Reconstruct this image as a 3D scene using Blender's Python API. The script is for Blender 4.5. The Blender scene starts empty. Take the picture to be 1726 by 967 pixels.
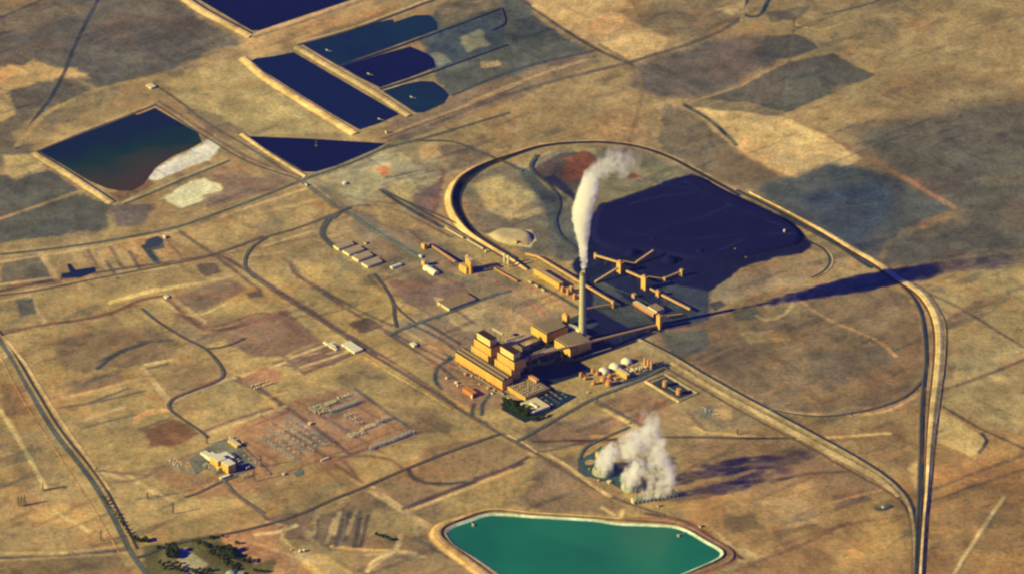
import bpy, bmesh, math, random
import numpy as np
from mathutils import Vector, Matrix

# ------------------------------------------------------------------ scene, camera, light
scene = bpy.context.scene
COL = scene.collection
FPX, TH, DIST = 10000.0, math.radians(28.3), 16700.0      # telephoto view from an aircraft
CAM = Vector((0.0, -DIST * math.cos(TH), DIST * math.sin(TH)))
FWD = Vector((0, math.cos(TH), -math.sin(TH)))
UP = Vector((0, math.sin(TH), math.cos(TH)))
cam_d = bpy.data.cameras.new('camera')
cam_d.sensor_width = 36.0
cam_d.lens = FPX / 1726.0 * 36.0
cam_d.clip_start = 100.0
cam_d.clip_end = 200000.0
cam = bpy.data.objects.new('camera', cam_d)
COL.objects.link(cam)
cam.location = CAM
cam.rotation_euler = (math.radians(90) - TH, 0, 0)
scene.camera = cam

SUN_EL = math.radians(25.0)
SUN_AZ = math.radians(203.0)          # direction TO the sun, from +x, counter-clockwise
sun_d = bpy.data.lights.new('sun', 'SUN')
sun_d.energy = 5.0
sun_d.angle = math.radians(0.5)
sun_d.color = (1.0, 0.86, 0.22)
sun = bpy.data.objects.new('sun', sun_d)
COL.objects.link(sun)
to_sun = Vector((math.cos(SUN_AZ) * math.cos(SUN_EL), math.sin(SUN_AZ) * math.cos(SUN_EL), math.sin(SUN_EL)))
sun.rotation_euler = to_sun.to_track_quat('Z', 'Y').to_euler()
sun.location = (-4000, -2000, 3000)

world = bpy.data.worlds.new('World')
scene.world = world
world.use_nodes = True
wn = world.node_tree
bg = wn.nodes['Background']
sky = wn.nodes.new('ShaderNodeTexSky')
sky.sky_type = 'NISHITA'
sky.sun_disc = False
sky.sun_elevation = SUN_EL
sky.sun_rotation = math.radians(90) - SUN_AZ
sky.ozone_density = 6.0
sky.air_density = 1.0
sky.dust_density = 0.2
tint = wn.nodes.new('ShaderNodeMix')
tint.data_type = 'RGBA'
tint.blend_type = 'MULTIPLY'
tint.inputs[0].default_value = 1.0
tint.inputs[7].default_value = (0.06, 0.085, 1.0, 1)
wn.links.new(sky.outputs[0], tint.inputs[6])
wn.links.new(tint.outputs[2], bg.inputs[0])
bg.inputs[1].default_value = 0.09

scene.view_settings.view_transform = 'Standard'
scene.view_settings.look = 'None'
scene.view_settings.gamma = 1.0
scene.view_settings.exposure = 0.5
scene.render.engine = 'CYCLES'
scene.cycles.use_denoising = True
scene.cycles.max_bounces = 8
scene.cycles.diffuse_bounces = 1
scene.cycles.glossy_bounces = 2
scene.cycles.volume_bounces = 5
scene.cycles.transparent_max_bounces = 24
scene.cycles.pixel_filter_type = 'BLACKMAN_HARRIS'
scene.cycles.filter_width = 2.3
scene.cycles.volume_max_steps = 256

rng = random.Random(7)
nrng = np.random.default_rng(11)


def P(px, py, z=0.0):
    """world point at height z seen at photo pixel (px, py)"""
    d = Vector(((px - 863) / FPX, 0, 0)) + FWD - UP * ((py - 483.5) / FPX)
    t = (z - CAM.z) / d.z
    return CAM + d * t


def V(px, py, y0):
    """world point in the vertical plane y = y0 seen at photo pixel (px, py)"""
    d = Vector(((px - 863) / FPX, 0, 0)) + FWD - UP * ((py - 483.5) / FPX)
    t = (y0 - CAM.y) / d.y
    return CAM + d * t


# ------------------------------------------------------------------ helpers
def s2l(c):
    return tuple(((v / 255) / 12.92 if v / 255 <= 0.04045 else ((v / 255 + 0.055) / 1.055) ** 2.4) for v in c)


ILL = (0.745, 0.665, 0.605)              # daylight on flat ground, used to turn tones into base colours


def alb(r, g, b):
    l = s2l((r, g, b))
    return tuple(min(0.85, max(0.006, l[i] / ILL[i])) for i in range(3))


def tag(o, label=None, cat=None, group=None, kind=None):
    if label: o['label'] = label
    if cat: o['category'] = cat
    if group: o['group'] = group
    if kind: o['kind'] = kind
    return o


def new_mat(name):
    m = bpy.data.materials.new(name)
    m.use_nodes = True
    nt = m.node_tree
    return m, nt, nt.nodes['Principled BSDF']


def noise(nt, vec, scale, detail=4, rough=0.6, dist=0.0):
    n = nt.nodes.new('ShaderNodeTexNoise')
    n.inputs['Scale'].default_value = scale
    n.inputs['Detail'].default_value = detail
    n.inputs['Roughness'].default_value = rough
    n.inputs['Distortion'].default_value = dist
    if vec is not None:
        nt.links.new(vec, n.inputs['Vector'])
    return n


def maprange(nt, sock, a, b, c, d):
    n = nt.nodes.new('ShaderNodeMapRange')
    n.inputs[1].default_value = a; n.inputs[2].default_value = b
    n.inputs[3].default_value = c; n.inputs[4].default_value = d
    nt.links.new(sock, n.inputs[0])
    return n.outputs[0]


def mixc(nt, mode, fac, a, b):
    n = nt.nodes.new('ShaderNodeMix')
    n.data_type = 'RGBA'; n.blend_type = mode
    for s, v in ((n.inputs[0], fac), (n.inputs[6], a), (n.inputs[7], b)):
        if hasattr(v, 'is_linked'):
            nt.links.new(v, s)
        elif isinstance(v, (tuple, list)):
            s.default_value = (v[0], v[1], v[2], 1)
        else:
            s.default_value = v
    return n.outputs[2]


def pos(nt):
    g = nt.nodes.new('ShaderNodeNewGeometry')
    return g.outputs['Position']


def stretched(nt, vec, sx, sy, rz=0.0):
    m = nt.nodes.new('ShaderNodeMapping')
    m.inputs['Scale'].default_value = (sx, sy, 1)
    m.inputs['Rotation'].default_value = (0, 0, rz)
    nt.links.new(vec, m.inputs['Vector'])
    return m.outputs[0]


def earth_material(name, veg=1.0):
    """soil and dry scrub: base colour from the surface's own attribute, broken up by growth and wear"""
    m, nt, b = new_mat(name)
    at = nt.nodes.new('ShaderNodeAttribute'); at.attribute_name = 'soil'
    p = pos(nt)
    n1 = noise(nt, p, 0.011, 7, 0.62)
    n2 = noise(nt, stretched(nt, p, 0.03, 0.016), 1.0, 6, 0.65, 0.4)
    n3 = noise(nt, p, 0.085, 4, 0.7)
    n4 = noise(nt, p, 0.0035, 5, 0.6)
    v1 = maprange(nt, n1.outputs[0], 0.32, 0.68, 0.78, 1.24)
    v2 = maprange(nt, n2.outputs[0], 0.30, 0.70, 0.80, 1.22)
    v3 = maprange(nt, n3.outputs[0], 0.28, 0.72, 0.72, 1.28)
    mul = nt.nodes.new('ShaderNodeMath'); mul.operation = 'MULTIPLY'
    nt.links.new(v1, mul.inputs[0]); nt.links.new(v2, mul.inputs[1])
    mul2 = nt.nodes.new('ShaderNodeMath'); mul2.operation = 'MULTIPLY'
    nt.links.new(mul.outputs[0], mul2.inputs[0]); nt.links.new(v3, mul2.inputs[1])
    mul3 = nt.nodes.new('ShaderNodeMath'); mul3.operation = 'MULTIPLY'
    nt.links.new(mul2.outputs[0], mul3.inputs[0])
    nt.links.new(maprange(nt, n4.outputs[0], 0.3, 0.7, 0.85, 1.18), mul3.inputs[1])
    c = mixc(nt, 'MULTIPLY', 1.0, at.outputs['Color'], mul3.outputs[0])
    # colour drift: rusty and olive patches
    n5 = noise(nt, p, 0.024, 5, 0.75, 0.3)
    n6 = noise(nt, p, 0.034, 4, 0.7)
    c = mixc(nt, 'MULTIPLY', maprange(nt, n5.outputs[0], 0.48, 0.66, 0.0, 0.65 * veg), c, (1.10, 0.88, 0.78))
    c = mixc(nt, 'MULTIPLY', maprange(nt, n6.outputs[0], 0.5, 0.75, 0.0, 0.7 * veg), c, (0.74, 0.90, 0.98))
    # scrub tufts
    n7 = noise(nt, p, 0.026, 8, 0.75)
    c = mixc(nt, 'MULTIPLY', maprange(nt, n7.outputs[0], 0.54, 0.64, 0.0, 0.62 * veg), c, (0.48, 0.54, 0.68))
    # single bushes and bare specks
    n8 = noise(nt, p, 0.105, 3, 0.8)
    c = mixc(nt, 'MULTIPLY', maprange(nt, n8.outputs[0], 0.57, 0.63, 0.0, 0.8 * veg), c, (0.52, 0.56, 0.66))
    n9 = noise(nt, stretched(nt, p, 0.09, 0.06, 0.7), 1.0, 3, 0.8)
    c = mixc(nt, 'MULTIPLY', maprange(nt, n9.outputs[0], 0.60, 0.67, 0.0, 0.8 * veg), c, (1.38, 1.32, 1.2))
    nt.links.new(c, b.inputs['Base Color'])
    b.inputs['Roughness'].default_value = 0.95
    b.inputs['Specular IOR Level'].default_value = 0.1
    bump = nt.nodes.new('ShaderNodeBump')
    bump.inputs['Strength'].default_value = 0.35
    bump.inputs['Distance'].default_value = 2.5
    nt.links.new(n3.outputs[0], bump.inputs['Height'])
    nt.links.new(bump.outputs[0], b.inputs['Normal'])
    if name != 'dry_ground':
        tr = nt.nodes.new('ShaderNodeBsdfTransparent')
        mx = nt.nodes.new('ShaderNodeMixShader')
        fa = nt.nodes.new('ShaderNodeMath'); fa.operation = 'MULTIPLY_ADD'; fa.use_clamp = True
        # ragged, feathered edges
        ns = maprange(nt, n3.outputs[0], 0.3, 0.7, -0.22, 0.22)
        nt.links.new(at.outputs['Alpha'], fa.inputs[0]); fa.inputs[1].default_value = 1.35
        nt.links.new(ns, fa.inputs[2])
        gate = nt.nodes.new('ShaderNodeMath'); gate.operation = 'MULTIPLY'; gate.use_clamp = True
        nt.links.new(maprange(nt, at.outputs['Alpha'], 0.0, 0.15, 0, 1), gate.inputs[0])
        nt.links.new(fa.outputs[0], gate.inputs[1])
        wear = nt.nodes.new('ShaderNodeMath'); wear.operation = 'MULTIPLY'; wear.use_clamp = True
        nt.links.new(gate.outputs[0], wear.inputs[0])
        nt.links.new(maprange(nt, n1.outputs[0], 0.35, 0.55, 0.72, 1.0), wear.inputs[1])
        nt.links.new(wear.outputs[0], mx.inputs[0])
        nt.links.new(tr.outputs[0], mx.inputs[1]); nt.links.new(b.outputs[0], mx.inputs[2])
        nt.links.new(mx.outputs[0], nt.nodes['Material Output'].inputs['Surface'])
    return m


M_GROUND = earth_material('dry_ground')
M_EARTH = earth_material('earthwork', 0.35)


def mat(name, c, rough=0.7, amt=0.12, scale=0.12, spec=0.3, metal=0.0, c2=None, streak=False):
    """painted or clad surface, weathered by noise; c is a linear base colour"""
    m, nt, b = new_mat(name)
    tc = nt.nodes.new('ShaderNodeTexCoord').outputs['Object']
    if streak:
        mp = nt.nodes.new('ShaderNodeMapping'); mp.inputs['Scale'].default_value = (1, 1, 0.12)
        nt.links.new(tc, mp.inputs['Vector']); tc = mp.outputs[0]
    n = noise(nt, tc, scale, 6, 0.65)
    f = maprange(nt, n.outputs[0], 0.3, 0.7, 0, 1)
    a_ = tuple(v * (1 - amt * 1.5) for v in c) if c2 is None else c2
    b_ = tuple(min(0.9, v * (1 + amt)) for v in c)
    nt.links.new(mixc(nt, 'MIX', f, a_, b_), b.inputs['Base Color'])
    b.inputs['Roughness'].default_value = rough
    b.inputs['Specular IOR Level'].default_value = spec
    b.inputs['Metallic'].default_value = metal
    return m


GOLD = mat('ochre_cladding', (0.70, 0.41, 0.105), 0.8, 0.12, 0.06, 0.15, streak=True)
SHED_ROOF = mat('pale_shed_roof', (0.40, 0.32, 0.21), 0.9, 0.12, 0.1, 0.1)
GOLD_PALE = mat('pale_ochre_cladding', (0.80, 0.60, 0.25), 0.8, 0.06, 0.06, 0.15, streak=True)
GOLD_DARK = mat('deep_ochre_panel', (0.45, 0.21, 0.045), 0.8, 0.12, 0.06, 0.15)
RUST = mat('rust_cladding', (0.55, 0.22, 0.07), 0.8, 0.15, 0.1, 0.15, streak=True)
ROOF = mat('gravel_roof', (0.30, 0.22, 0.13), 0.95, 0.22, 0.12, 0.1)
ROOF_BH = mat('stained_roof', (0.06, 0.045, 0.035), 0.95, 0.25, 0.15, 0.1)
ROOF_DK = mat('tar_roof', (0.045, 0.025, 0.03), 0.95, 0.2, 0.12, 0.1)
VENT = mat('roof_vent_metal', (0.55, 0.44, 0.28), 0.6, 0.2, 0.3, 0.3)
WHITE = mat('white_metal', (0.80, 0.78, 0.56), 0.6, 0.08, 0.08, 0.3)
CREAM = mat('cream_wall', (0.72, 0.62, 0.38), 0.75, 0.1, 0.1, 0.2, streak=True)
CONC = mat('chimney_concrete', (0.52, 0.49, 0.30), 0.85, 0.10, 0.05, 0.2, streak=True)
TANK = mat('orange_tank_paint', (0.66, 0.31, 0.11), 0.7, 0.12, 0.2, 0.25, streak=True)
TANKP = mat('pinkish_tank_paint', (0.62, 0.33, 0.16), 0.7, 0.12, 0.2, 0.25, streak=True)
SILOW = mat('white_silo_paint', (0.72, 0.69, 0.46), 0.6, 0.1, 0.2, 0.3, streak=True)
STEEL = mat('pale_steel', (0.34, 0.37, 0.34), 0.6, 0.2, 0.6, 0.3)
DSTEEL = mat('dark_steel', (0.10, 0.075, 0.05), 0.7, 0.2, 0.6, 0.3)
GLASS = mat('window_dark', (0.03, 0.03, 0.035), 0.25, 0.1, 0.3, 0.6)
BELT = mat('conveyor_roof', (0.50, 0.34, 0.18), 0.8, 0.15, 0.1, 0.2)
BARK = mat('bark', (0.10, 0.07, 0.05), 0.95, 0.3, 0.8, 0.1)
LEAF = mat('tree_leaves', (0.055, 0.075, 0.022), 0.9, 0.35, 0.35, 0.1, c2=(0.028, 0.045, 0.016))
LEAF2 = mat('autumn_leaves', (0.12, 0.10, 0.028), 0.9, 0.35, 0.35, 0.1, c2=(0.05, 0.055, 0.018))
CTWOOD = mat('cooling_tower_cladding', (0.30, 0.33, 0.24), 0.8, 0.2, 0.3, 0.2)
CTFAN = mat('fan_stack', (0.50, 0.50, 0.36), 0.7, 0.15, 0.3, 0.2)
SALT = mat('pile_stone', (0.55, 0.45, 0.26), 0.95, 0.12, 0.05, 0.1)
COAL = mat('coal', (0.006, 0.005, 0.055), 1.0, 0.35, 0.007, 0.03, c2=(0.011, 0.012, 0.080))  # blue veil of the air is mixed into the coal colour


def water(name, c, c2=None, scale=0.004, rough=0.12):
    m, nt, b = new_mat(name)
    p = pos(nt)
    n = noise(nt, p, scale, 4, 0.5, 0.5)
    nt.links.new(mixc(nt, 'MIX', maprange(nt, n.outputs[0], 0.35, 0.65, 0, 1), c, c2 or tuple(v * 1.25 for v in c)), b.inputs['Base Color'])
    b.inputs['Roughness'].default_value = rough
    b.inputs['IOR'].default_value = 1.33
    bump = nt.nodes.new('ShaderNodeBump'); bump.inputs['Strength'].default_value = 0.12
    bump.inputs['Distance'].default_value = 0.3
    nb = noise(nt, p, 0.12, 3, 0.6)
    nt.links.new(nb.outputs[0], bump.inputs['Height']); nt.links.new(bump.outputs[0], b.inputs['Normal'])
    return m


def mesh_obj(name, verts, faces, m, parent=None, smooth=False):
    me = bpy.data.meshes.new(name)
    me.from_pydata([tuple(v) for v in verts], [], faces)
    me.update()
    if m: me.materials.append(m)
    if smooth:
        me.polygons.foreach_set('use_smooth', [True] * len(me.polygons))
    o = bpy.data.objects.new(name, me)
    COL.objects.link(o)
    if parent: o.parent = parent
    return o


class MB:
    """collects shapes in local metres, links them as ONE mesh object"""
    def __init__(self): self.v = []; self.f = []; self.sm = False
    def box(self, x0, x1, y0, y1, z0, z1):
        n = len(self.v)
        self.v += [(x0, y0, z0), (x1, y0, z0), (x1, y1, z0), (x0, y1, z0), (x0, y0, z1), (x1, y0, z1), (x1, y1, z1), (x0, y1, z1)]
        self.f += [tuple(n + i for i in q) for q in ((3, 2, 1, 0), (4, 5, 6, 7), (0, 1, 5, 4), (1, 2, 6, 5), (2, 3, 7, 6), (3, 0, 4, 7))]
        return self
    def cyl(self, x, y, z0, z1, r0, r1=None, n=20, cap=True):
        r1 = r0 if r1 is None else r1
        b = len(self.v)
        for z, r in ((z0, r0), (z1, r1)):
            for i in range(n):
                a = 2 * math.pi * i / n
                self.v.append((x + r * math.cos(a), y + r * math.sin(a), z))
        for i in range(n):
            j = (i + 1) % n
            self.f.append((b + i, b + j, b + n + j, b + n + i))
        if cap:
            self.f.append(tuple(b + n + i for i in range(n)))
            self.f.append(tuple(b + i for i in reversed(range(n))))
        return self
    def lathe(self, x, y, prof, n=24):
        b = len(self.v)
        for r, z in prof:
            for i in range(n):
                a = 2 * math.pi * i / n
                self.v.append((x + max(r, 0.001) * math.cos(a), y + max(r, 0.001) * math.sin(a), z))
        for k in range(len(prof) - 1):
            for i in range(n):
                j = (i + 1) % n
                self.f.append((b + k * n + i, b + k * n + j, b + (k + 1) * n + j, b + (k + 1) * n + i))
        return self
    def gable(self, x0, x1, y0, y1, z0, z1, axis='y'):
        """ridge roof prism, ridge along axis"""
        n = len(self.v)
        if axis == 'y':
            xm = (x0 + x1) / 2
            self.v += [(x0, y0, z0), (x1, y0, z0), (xm, y0, z1), (x0, y1, z0), (x1, y1, z0), (xm, y1, z1)]
        else:
            ym = (y0 + y1) / 2
            self.v += [(x0, y1, z0), (x0, y0, z0), (x0, ym, z1), (x1, y1, z0), (x1, y0, z0), (x1, ym, z1)]
        self.f += [(n, n + 1, n + 2), (n + 5, n + 4, n + 3), (n + 1, n + 4, n + 5, n + 2), (n, n + 2, n + 5, n + 3), (n, n + 3, n + 4, n + 1)]
        return self
    def vault(self, x0, x1, y0, y1, z0, h, axis='y', n=10):
        b = len(self.v)
        for end in (0, 1):
            for i in range(n + 1):
                a = math.pi * i / n
                if axis == 'y':
                    self.v.append(((x0 + x1) / 2 + (x1 - x0) / 2 * math.cos(a), (y0, y1)[end], z0 + h * math.sin(a)))
                else:
                    self.v.append(((x0, x1)[end], (y0 + y1) / 2 - (y1 - y0) / 2 * math.cos(a), z0 + h * math.sin(a)))
        for i in range(n):
            self.f.append((b + i, b + i + 1, b + n + 2 + i, b + n + 1 + i))
        self.f.append(tuple(b + i for i in range(n + 1)))
        self.f.append(tuple(b + n + 1 + i for i in reversed(range(n + 1))))
        return self
    def beam(self, p, q, w, h=None):
        """box from p to q"""
        h = h or w
        p = Vector(p); q = Vector(q)
        d = (q - p).normalized()
        s = d.cross(Vector((0, 0, 1)))
        s = Vector((1, 0, 0)) if s.length < 1e-4 else s.normalized()
        u = s.cross(d)
        n = len(self.v)
        for e in (p, q):
            for a, c in ((-1, -1), (1, -1), (1, 1), (-1, 1)):
                self.v.append(tuple(e + s * (a * w / 2) + u * (c * h / 2)))
        self.f += [tuple(n + i for i in t) for t in ((0, 1, 2, 3), (7, 6, 5, 4), (0, 4, 5, 1), (1, 5, 6, 2), (2, 6, 7, 3), (3, 7, 4, 0))]
        return self
    def build(self, name, m, parent=None, smooth=False):
        o = mesh_obj(name, self.v, self.f, m, parent)
        bm = bmesh.new(); bm.from_mesh(o.data)
        bmesh.ops.recalc_face_normals(bm, faces=bm.faces)
        bm.to_mesh(o.data); bm.free()
        if smooth:
            try:
                o.data.polygons.foreach_set('use_smooth', [True] * len(o.data.polygons))
                o.data.set_sharp_from_angle(angle=math.radians(40))
            except Exception:
                pass
        return o


AZ = math.radians(-52.0)


def thing(name, label, cat, loc, rz=AZ, group=None):
    o = bpy.data.objects.new(name, None)
    o.empty_display_size = 5
    COL.objects.link(o)
    o.location = loc
    o.rotation_euler = (0, 0, rz)
    return tag(o, label, cat, group)


def frame(p0, p1, p2=None, z=0.0, az=AZ):
    """p0 front-left, p1 front-right, p2 back-right (photo pixels at height z) -> location, length along the front, depth"""
    a = Vector((math.cos(az), math.sin(az), 0)); b = Vector((-math.sin(az), math.cos(az), 0))
    w0, w1 = P(*p0, z), P(*p1, z)
    L = (w1 - w0).dot(a)
    D = (P(*p2, z) - w1).dot(b) if p2 else 0
    return Vector((w0.x, w0.y, 0)), L, D


def copy_tree(o, parent=None, memo_link=True):
    c = o.copy(); COL.objects.link(c); c.parent = parent
    for ch in [x for x in o.children]:
        copy_tree(ch, c)
    return c


# ------------------------------------------------------------------ strips: roads, tracks, banks
def smooth_path(pts, step=12.0):
    p = [Vector((q.x, q.y, 0)) for q in pts]
    out = []
    for i in range(len(p) - 1):
        p0 = p[max(i - 1, 0)]; p1 = p[i]; p2 = p[i + 1]; p3 = p[min(i + 2, len(p) - 1)]
        n = max(1, int((p2 - p1).length / step))
        # limit overshoot on uneven spacing
        l = (p2 - p1).length
        m1 = (p2 - p0); m1 = m1.normalized() * l if m1.length > 0 else m1
        m2 = (p3 - p1); m2 = m2.normalized() * l if m2.length > 0 else m2
        for k in range(n):
            t = k / n
            h00 = 2 * t**3 - 3 * t**2 + 1; h10 = t**3 - 2 * t**2 + t; h01 = -2 * t**3 + 3 * t**2; h11 = t**3 - t**2
            out.append((p1 * h00 + m1 * h10 + p2 * h01 + m2 * h11, i + t))
    out.append((p[-1], len(p) - 1))
    return out


LAYER = [0.35]


def strip(name, px, prof, z=None, m=None, scale=None, hscale=None, step=12.0, closed=False, jitter=0.0, kind='structure', label=None, cat=None, kw_flip=False):
    """px: photo pixels of the centre line; prof: (offset to the left in m, height, (r,g,b) tone, alpha) across"""
    if z is None:
        LAYER[0] += 0.07
        z = LAYER[0]
    if closed: px = list(px) + [px[0]]
    if kw_flip: px = list(px)[::-1]
    path = smooth_path([P(*q[:2]) for q in px], step)
    n = len(path); k = len(prof)
    verts = np.zeros((n * k, 3)); cols = np.zeros((n * k, 4), dtype=np.float32)
    pc = [alb(*q[2]) for q in prof]
    for i, (p, t) in enumerate(path):
        a = path[max(i - 1, 0)][0]; b = path[min(i + 1, n - 1)][0]
        if closed and i in (0, n - 1): a = path[n - 2][0]; b = path[1][0]
        d = (b - a).normalized(); nl = Vector((-d.y, d.x, 0))
        s = 1.0 if scale is None else float(np.interp(t, range(len(scale)), scale))
        h = 1.0 if hscale is None else float(np.interp(t, range(len(hscale)), hscale))
        j = (nrng.random() - 0.5) * jitter
        fade = 1.0
        for q in range(k):
            o = prof[q][0] * s + j
            verts[i * k + q] = (p.x + nl.x * o, p.y + nl.y * o, z + prof[q][1] * h)
            cols[i * k + q] = (*pc[q], prof[q][3] * fade)
    faces = [(i * k + q, i * k + q + 1, (i + 1) * k + q + 1, (i + 1) * k + q) for i in range(n - 1) for q in range(k - 1)]
    o = mesh_obj(name, verts, [f[::-1] for f in faces], m or M_EARTH)
    at = o.data.color_attributes.new('soil', 'FLOAT_COLOR', 'POINT')
    at.data.foreach_set('color', cols.ravel())
    bm = bmesh.new(); bm.from_mesh(o.data)
    for f in bm.faces:
        if f.normal.z < 0: f.normal_flip()
    bm.to_mesh(o.data); bm.free()
    if kind == 'structure': o['kind'] = 'structure'
    if label: tag(o, label, cat)
    return o


def road(name, px, w, c, edge=None, a=1.0, soft=0.7, **kw):
    """flat feathered strip of width w metres"""
    h = w / 2
    e = edge or c
    return strip(name, px, [(h * (1 + soft), 0, e, 0.0), (h * 0.6, 0, c, a), (0, 0, c, a), (-h * 0.6, 0, c, a), (-h * (1 + soft), 0, e, 0.0)], **kw)


def poly_mesh(name, px, z, m, kind='structure', smooth=0, tone=None, feather=0.0, round_=0):
    pts = [P(*q) for q in px]
    if round_:
        pts = [q for q, _ in smooth_path(pts + [pts[0]], round_)][:-1]
    bm = bmesh.new()
    vs = [bm.verts.new((p.x, p.y, z)) for p in pts]
    f = bm.faces.new(vs)
    bm.normal_update()
    if f.normal.z < 0: f.normal_flip()
    bmesh.ops.triangulate(bm, faces=bm.faces[:])
    me = bpy.data.meshes.new(name); bm.to_mesh(me); bm.free()
    me.materials.append(m)
    o = bpy.data.objects.new(name, me); COL.objects.link(o)
    if kind: o['kind'] = kind
    if tone:
        c = alb(*tone)
        at = me.color_attributes.new('soil', 'FLOAT_COLOR', 'POINT')
        at.data.foreach_set('color', np.tile(np.array([*c, 1.0], dtype=np.float32), len(me.vertices)))
    return o

# ------------------------------------------------------------------ the ground: one sheet, soil and growth tones
def axis(fine0, fine1, step, far):
    a = list(np.arange(fine0, fine1 + 1e-6, step))
    lo = [fine0 - d for d in (80, 250, 700, 2000, 6000, 18000, far)][::-1]
    hi = [a[-1] + d for d in (80, 250, 700, 2000, 6000, 18000, far)]
    return np.array(lo + a + hi)


XS = axis(-1850, 1850, 4.0, 60000)
YS = axis(-1750, 2450, 6.5, 60000)
GX, GY = np.meshgrid(XS, YS)
NX, NY = len(XS), len(YS)


def vnoise(x, y, scale, seed):
    """smooth value noise in numpy"""
    g = np.random.default_rng(seed).random((257, 257))
    u = (x / scale) % 256; v = (y / scale) % 256
    i = np.floor(u).astype(int); j = np.floor(v).astype(int)
    fu = u - i; fv = v - j
    fu = fu * fu * (3 - 2 * fu); fv = fv * fv * (3 - 2 * fv)
    i1 = (i + 1) % 257; j1 = (j + 1) % 257
    return (g[j, i] * (1 - fu) * (1 - fv) + g[j, i1] * fu * (1 - fv) + g[j1, i] * (1 - fu) * fv + g[j1, i1] * fu * fv)


def fbm(x, y, scale, seed, oct_=4):
    t = 0; a = 1; s = 0
    for k in range(oct_):
        t = t + a * vnoise(x, y, scale / 2**k, seed + k); s += a; a *= 0.55
    return t / s


WARPX = (fbm(GX, GY, 130, 3, 5) - 0.5) * 1.5; WARPY = (fbm(GX, GY, 130, 9, 5) - 0.5) * 1.5
FINEX = (fbm(GX, GY, 26, 13, 2) - 0.5) * 2; FINEY = (fbm(GX, GY, 26, 19, 2) - 0.5) * 2
GCOL = np.empty((NY, NX, 3)); GCOL[:] = alb(145, 121, 84)


def sdist(px, X, Y):
    """signed distance (inside positive) to a photo-traced outline laid on the ground"""
    pts = [(lambda w: (w.x, w.y))(P(*q)) for q in px]
    n = len(pts)
    inside = np.zeros(X.shape, bool); d2 = np.full(X.shape, 1e18)
    for i in range(n):
        x0, y0 = pts[i]; x1, y1 = pts[(i + 1) % n]
        dx, dy = x1 - x0, y1 - y0
        t = np.clip(((X - x0) * dx + (Y - y0) * dy) / (dx * dx + dy * dy + 1e-9), 0, 1)
        d2 = np.minimum(d2, (X - x0 - t * dx) ** 2 + (Y - y0 - t * dy) ** 2)
        if y1 != y0:
            c = ((Y < y0) != (Y < y1)) & (X < (x1 - x0) * (Y - y0) / (y1 - y0) + x0)
            inside ^= c
    return np.where(inside, 1, -1) * np.sqrt(d2)


def region(px, tone, feather=20.0, warp=40.0, a=1.0):
    pts = [P(*q) for q in px]
    m = feather + warp + 30
    x0 = min(p.x for p in pts) - m; x1 = max(p.x for p in pts) + m
    y0 = min(p.y for p in pts) - m; y1 = max(p.y for p in pts) + m
    i0, i1 = np.searchsorted(XS, [x0, x1]); j0, j1 = np.searchsorted(YS, [y0, y1])
    if i1 <= i0 or j1 <= j0: return
    s = np.s_[j0:j1, i0:i1]
    warp = warp * .55
    fw = min(14, warp * .8)
    d = sdist(px, GX[s] + WARPX[s] * warp + FINEX[s] * fw, GY[s] + WARPY[s] * warp + FINEY[s] * fw)
    f = np.clip(d / feather + 0.5, 0, 1); f = (f * f * (3 - 2 * f) * a)[..., None]
    GCOL[s] = GCOL[s] * (1 - f) + np.array(alb(*tone)) * f


def line(px, tone, w=8.0, a=0.8, feather=6.0, smooth=True):
    """worn track or thin trace on the ground"""
    tone = tuple(max(8, m_ + 1.45 * (v_ - m_)) for v_, m_ in zip(tone, (138, 115, 82)))
    w = w * 1.15; a = min(1.0, a * (1.7 if tone[0] > 138 else 1.3)); feather = 5.0
    pts = [(p.x, p.y) for p, _ in smooth_path([P(*q) for q in px], 25)]
    m = w + feather + 12
    c = np.array(alb(*tone))
    xs = [p[0] for p in pts]; ys = [p[1] for p in pts]
    i0, i1 = np.searchsorted(XS, [min(xs) - m, max(xs) + m]); j0, j1 = np.searchsorted(YS, [min(ys) - m, max(ys) + m])
    s = np.s_[j0:j1, i0:i1]
    if i1 <= i0 or j1 <= j0: return
    X = GX[s] + WARPX[s] * 6; Y = GY[s] + WARPY[s] * 6
    d2 = np.full(X.shape, 1e18)
    for k in range(len(pts) - 1):
        (x0, y0), (x1, y1) = pts[k], pts[k + 1]
        dx, dy = x1 - x0, y1 - y0
        t = np.clip(((X - x0) * dx + (Y - y0) * dy) / (dx * dx + dy * dy + 1e-9), 0, 1)
        d2 = np.minimum(d2, (X - x0 - t * dx) ** 2 + (Y - y0 - t * dy) ** 2)
    f = np.clip((w / 2 + feather - np.sqrt(d2)) / feather, 0, 1)
    f = (f * a * (0.65 + 0.6 * vnoise(X, Y, 30, 21)).clip(0, 1))[..., None]
    GCOL[s] = GCOL[s] * (1 - f) + c * f


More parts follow.
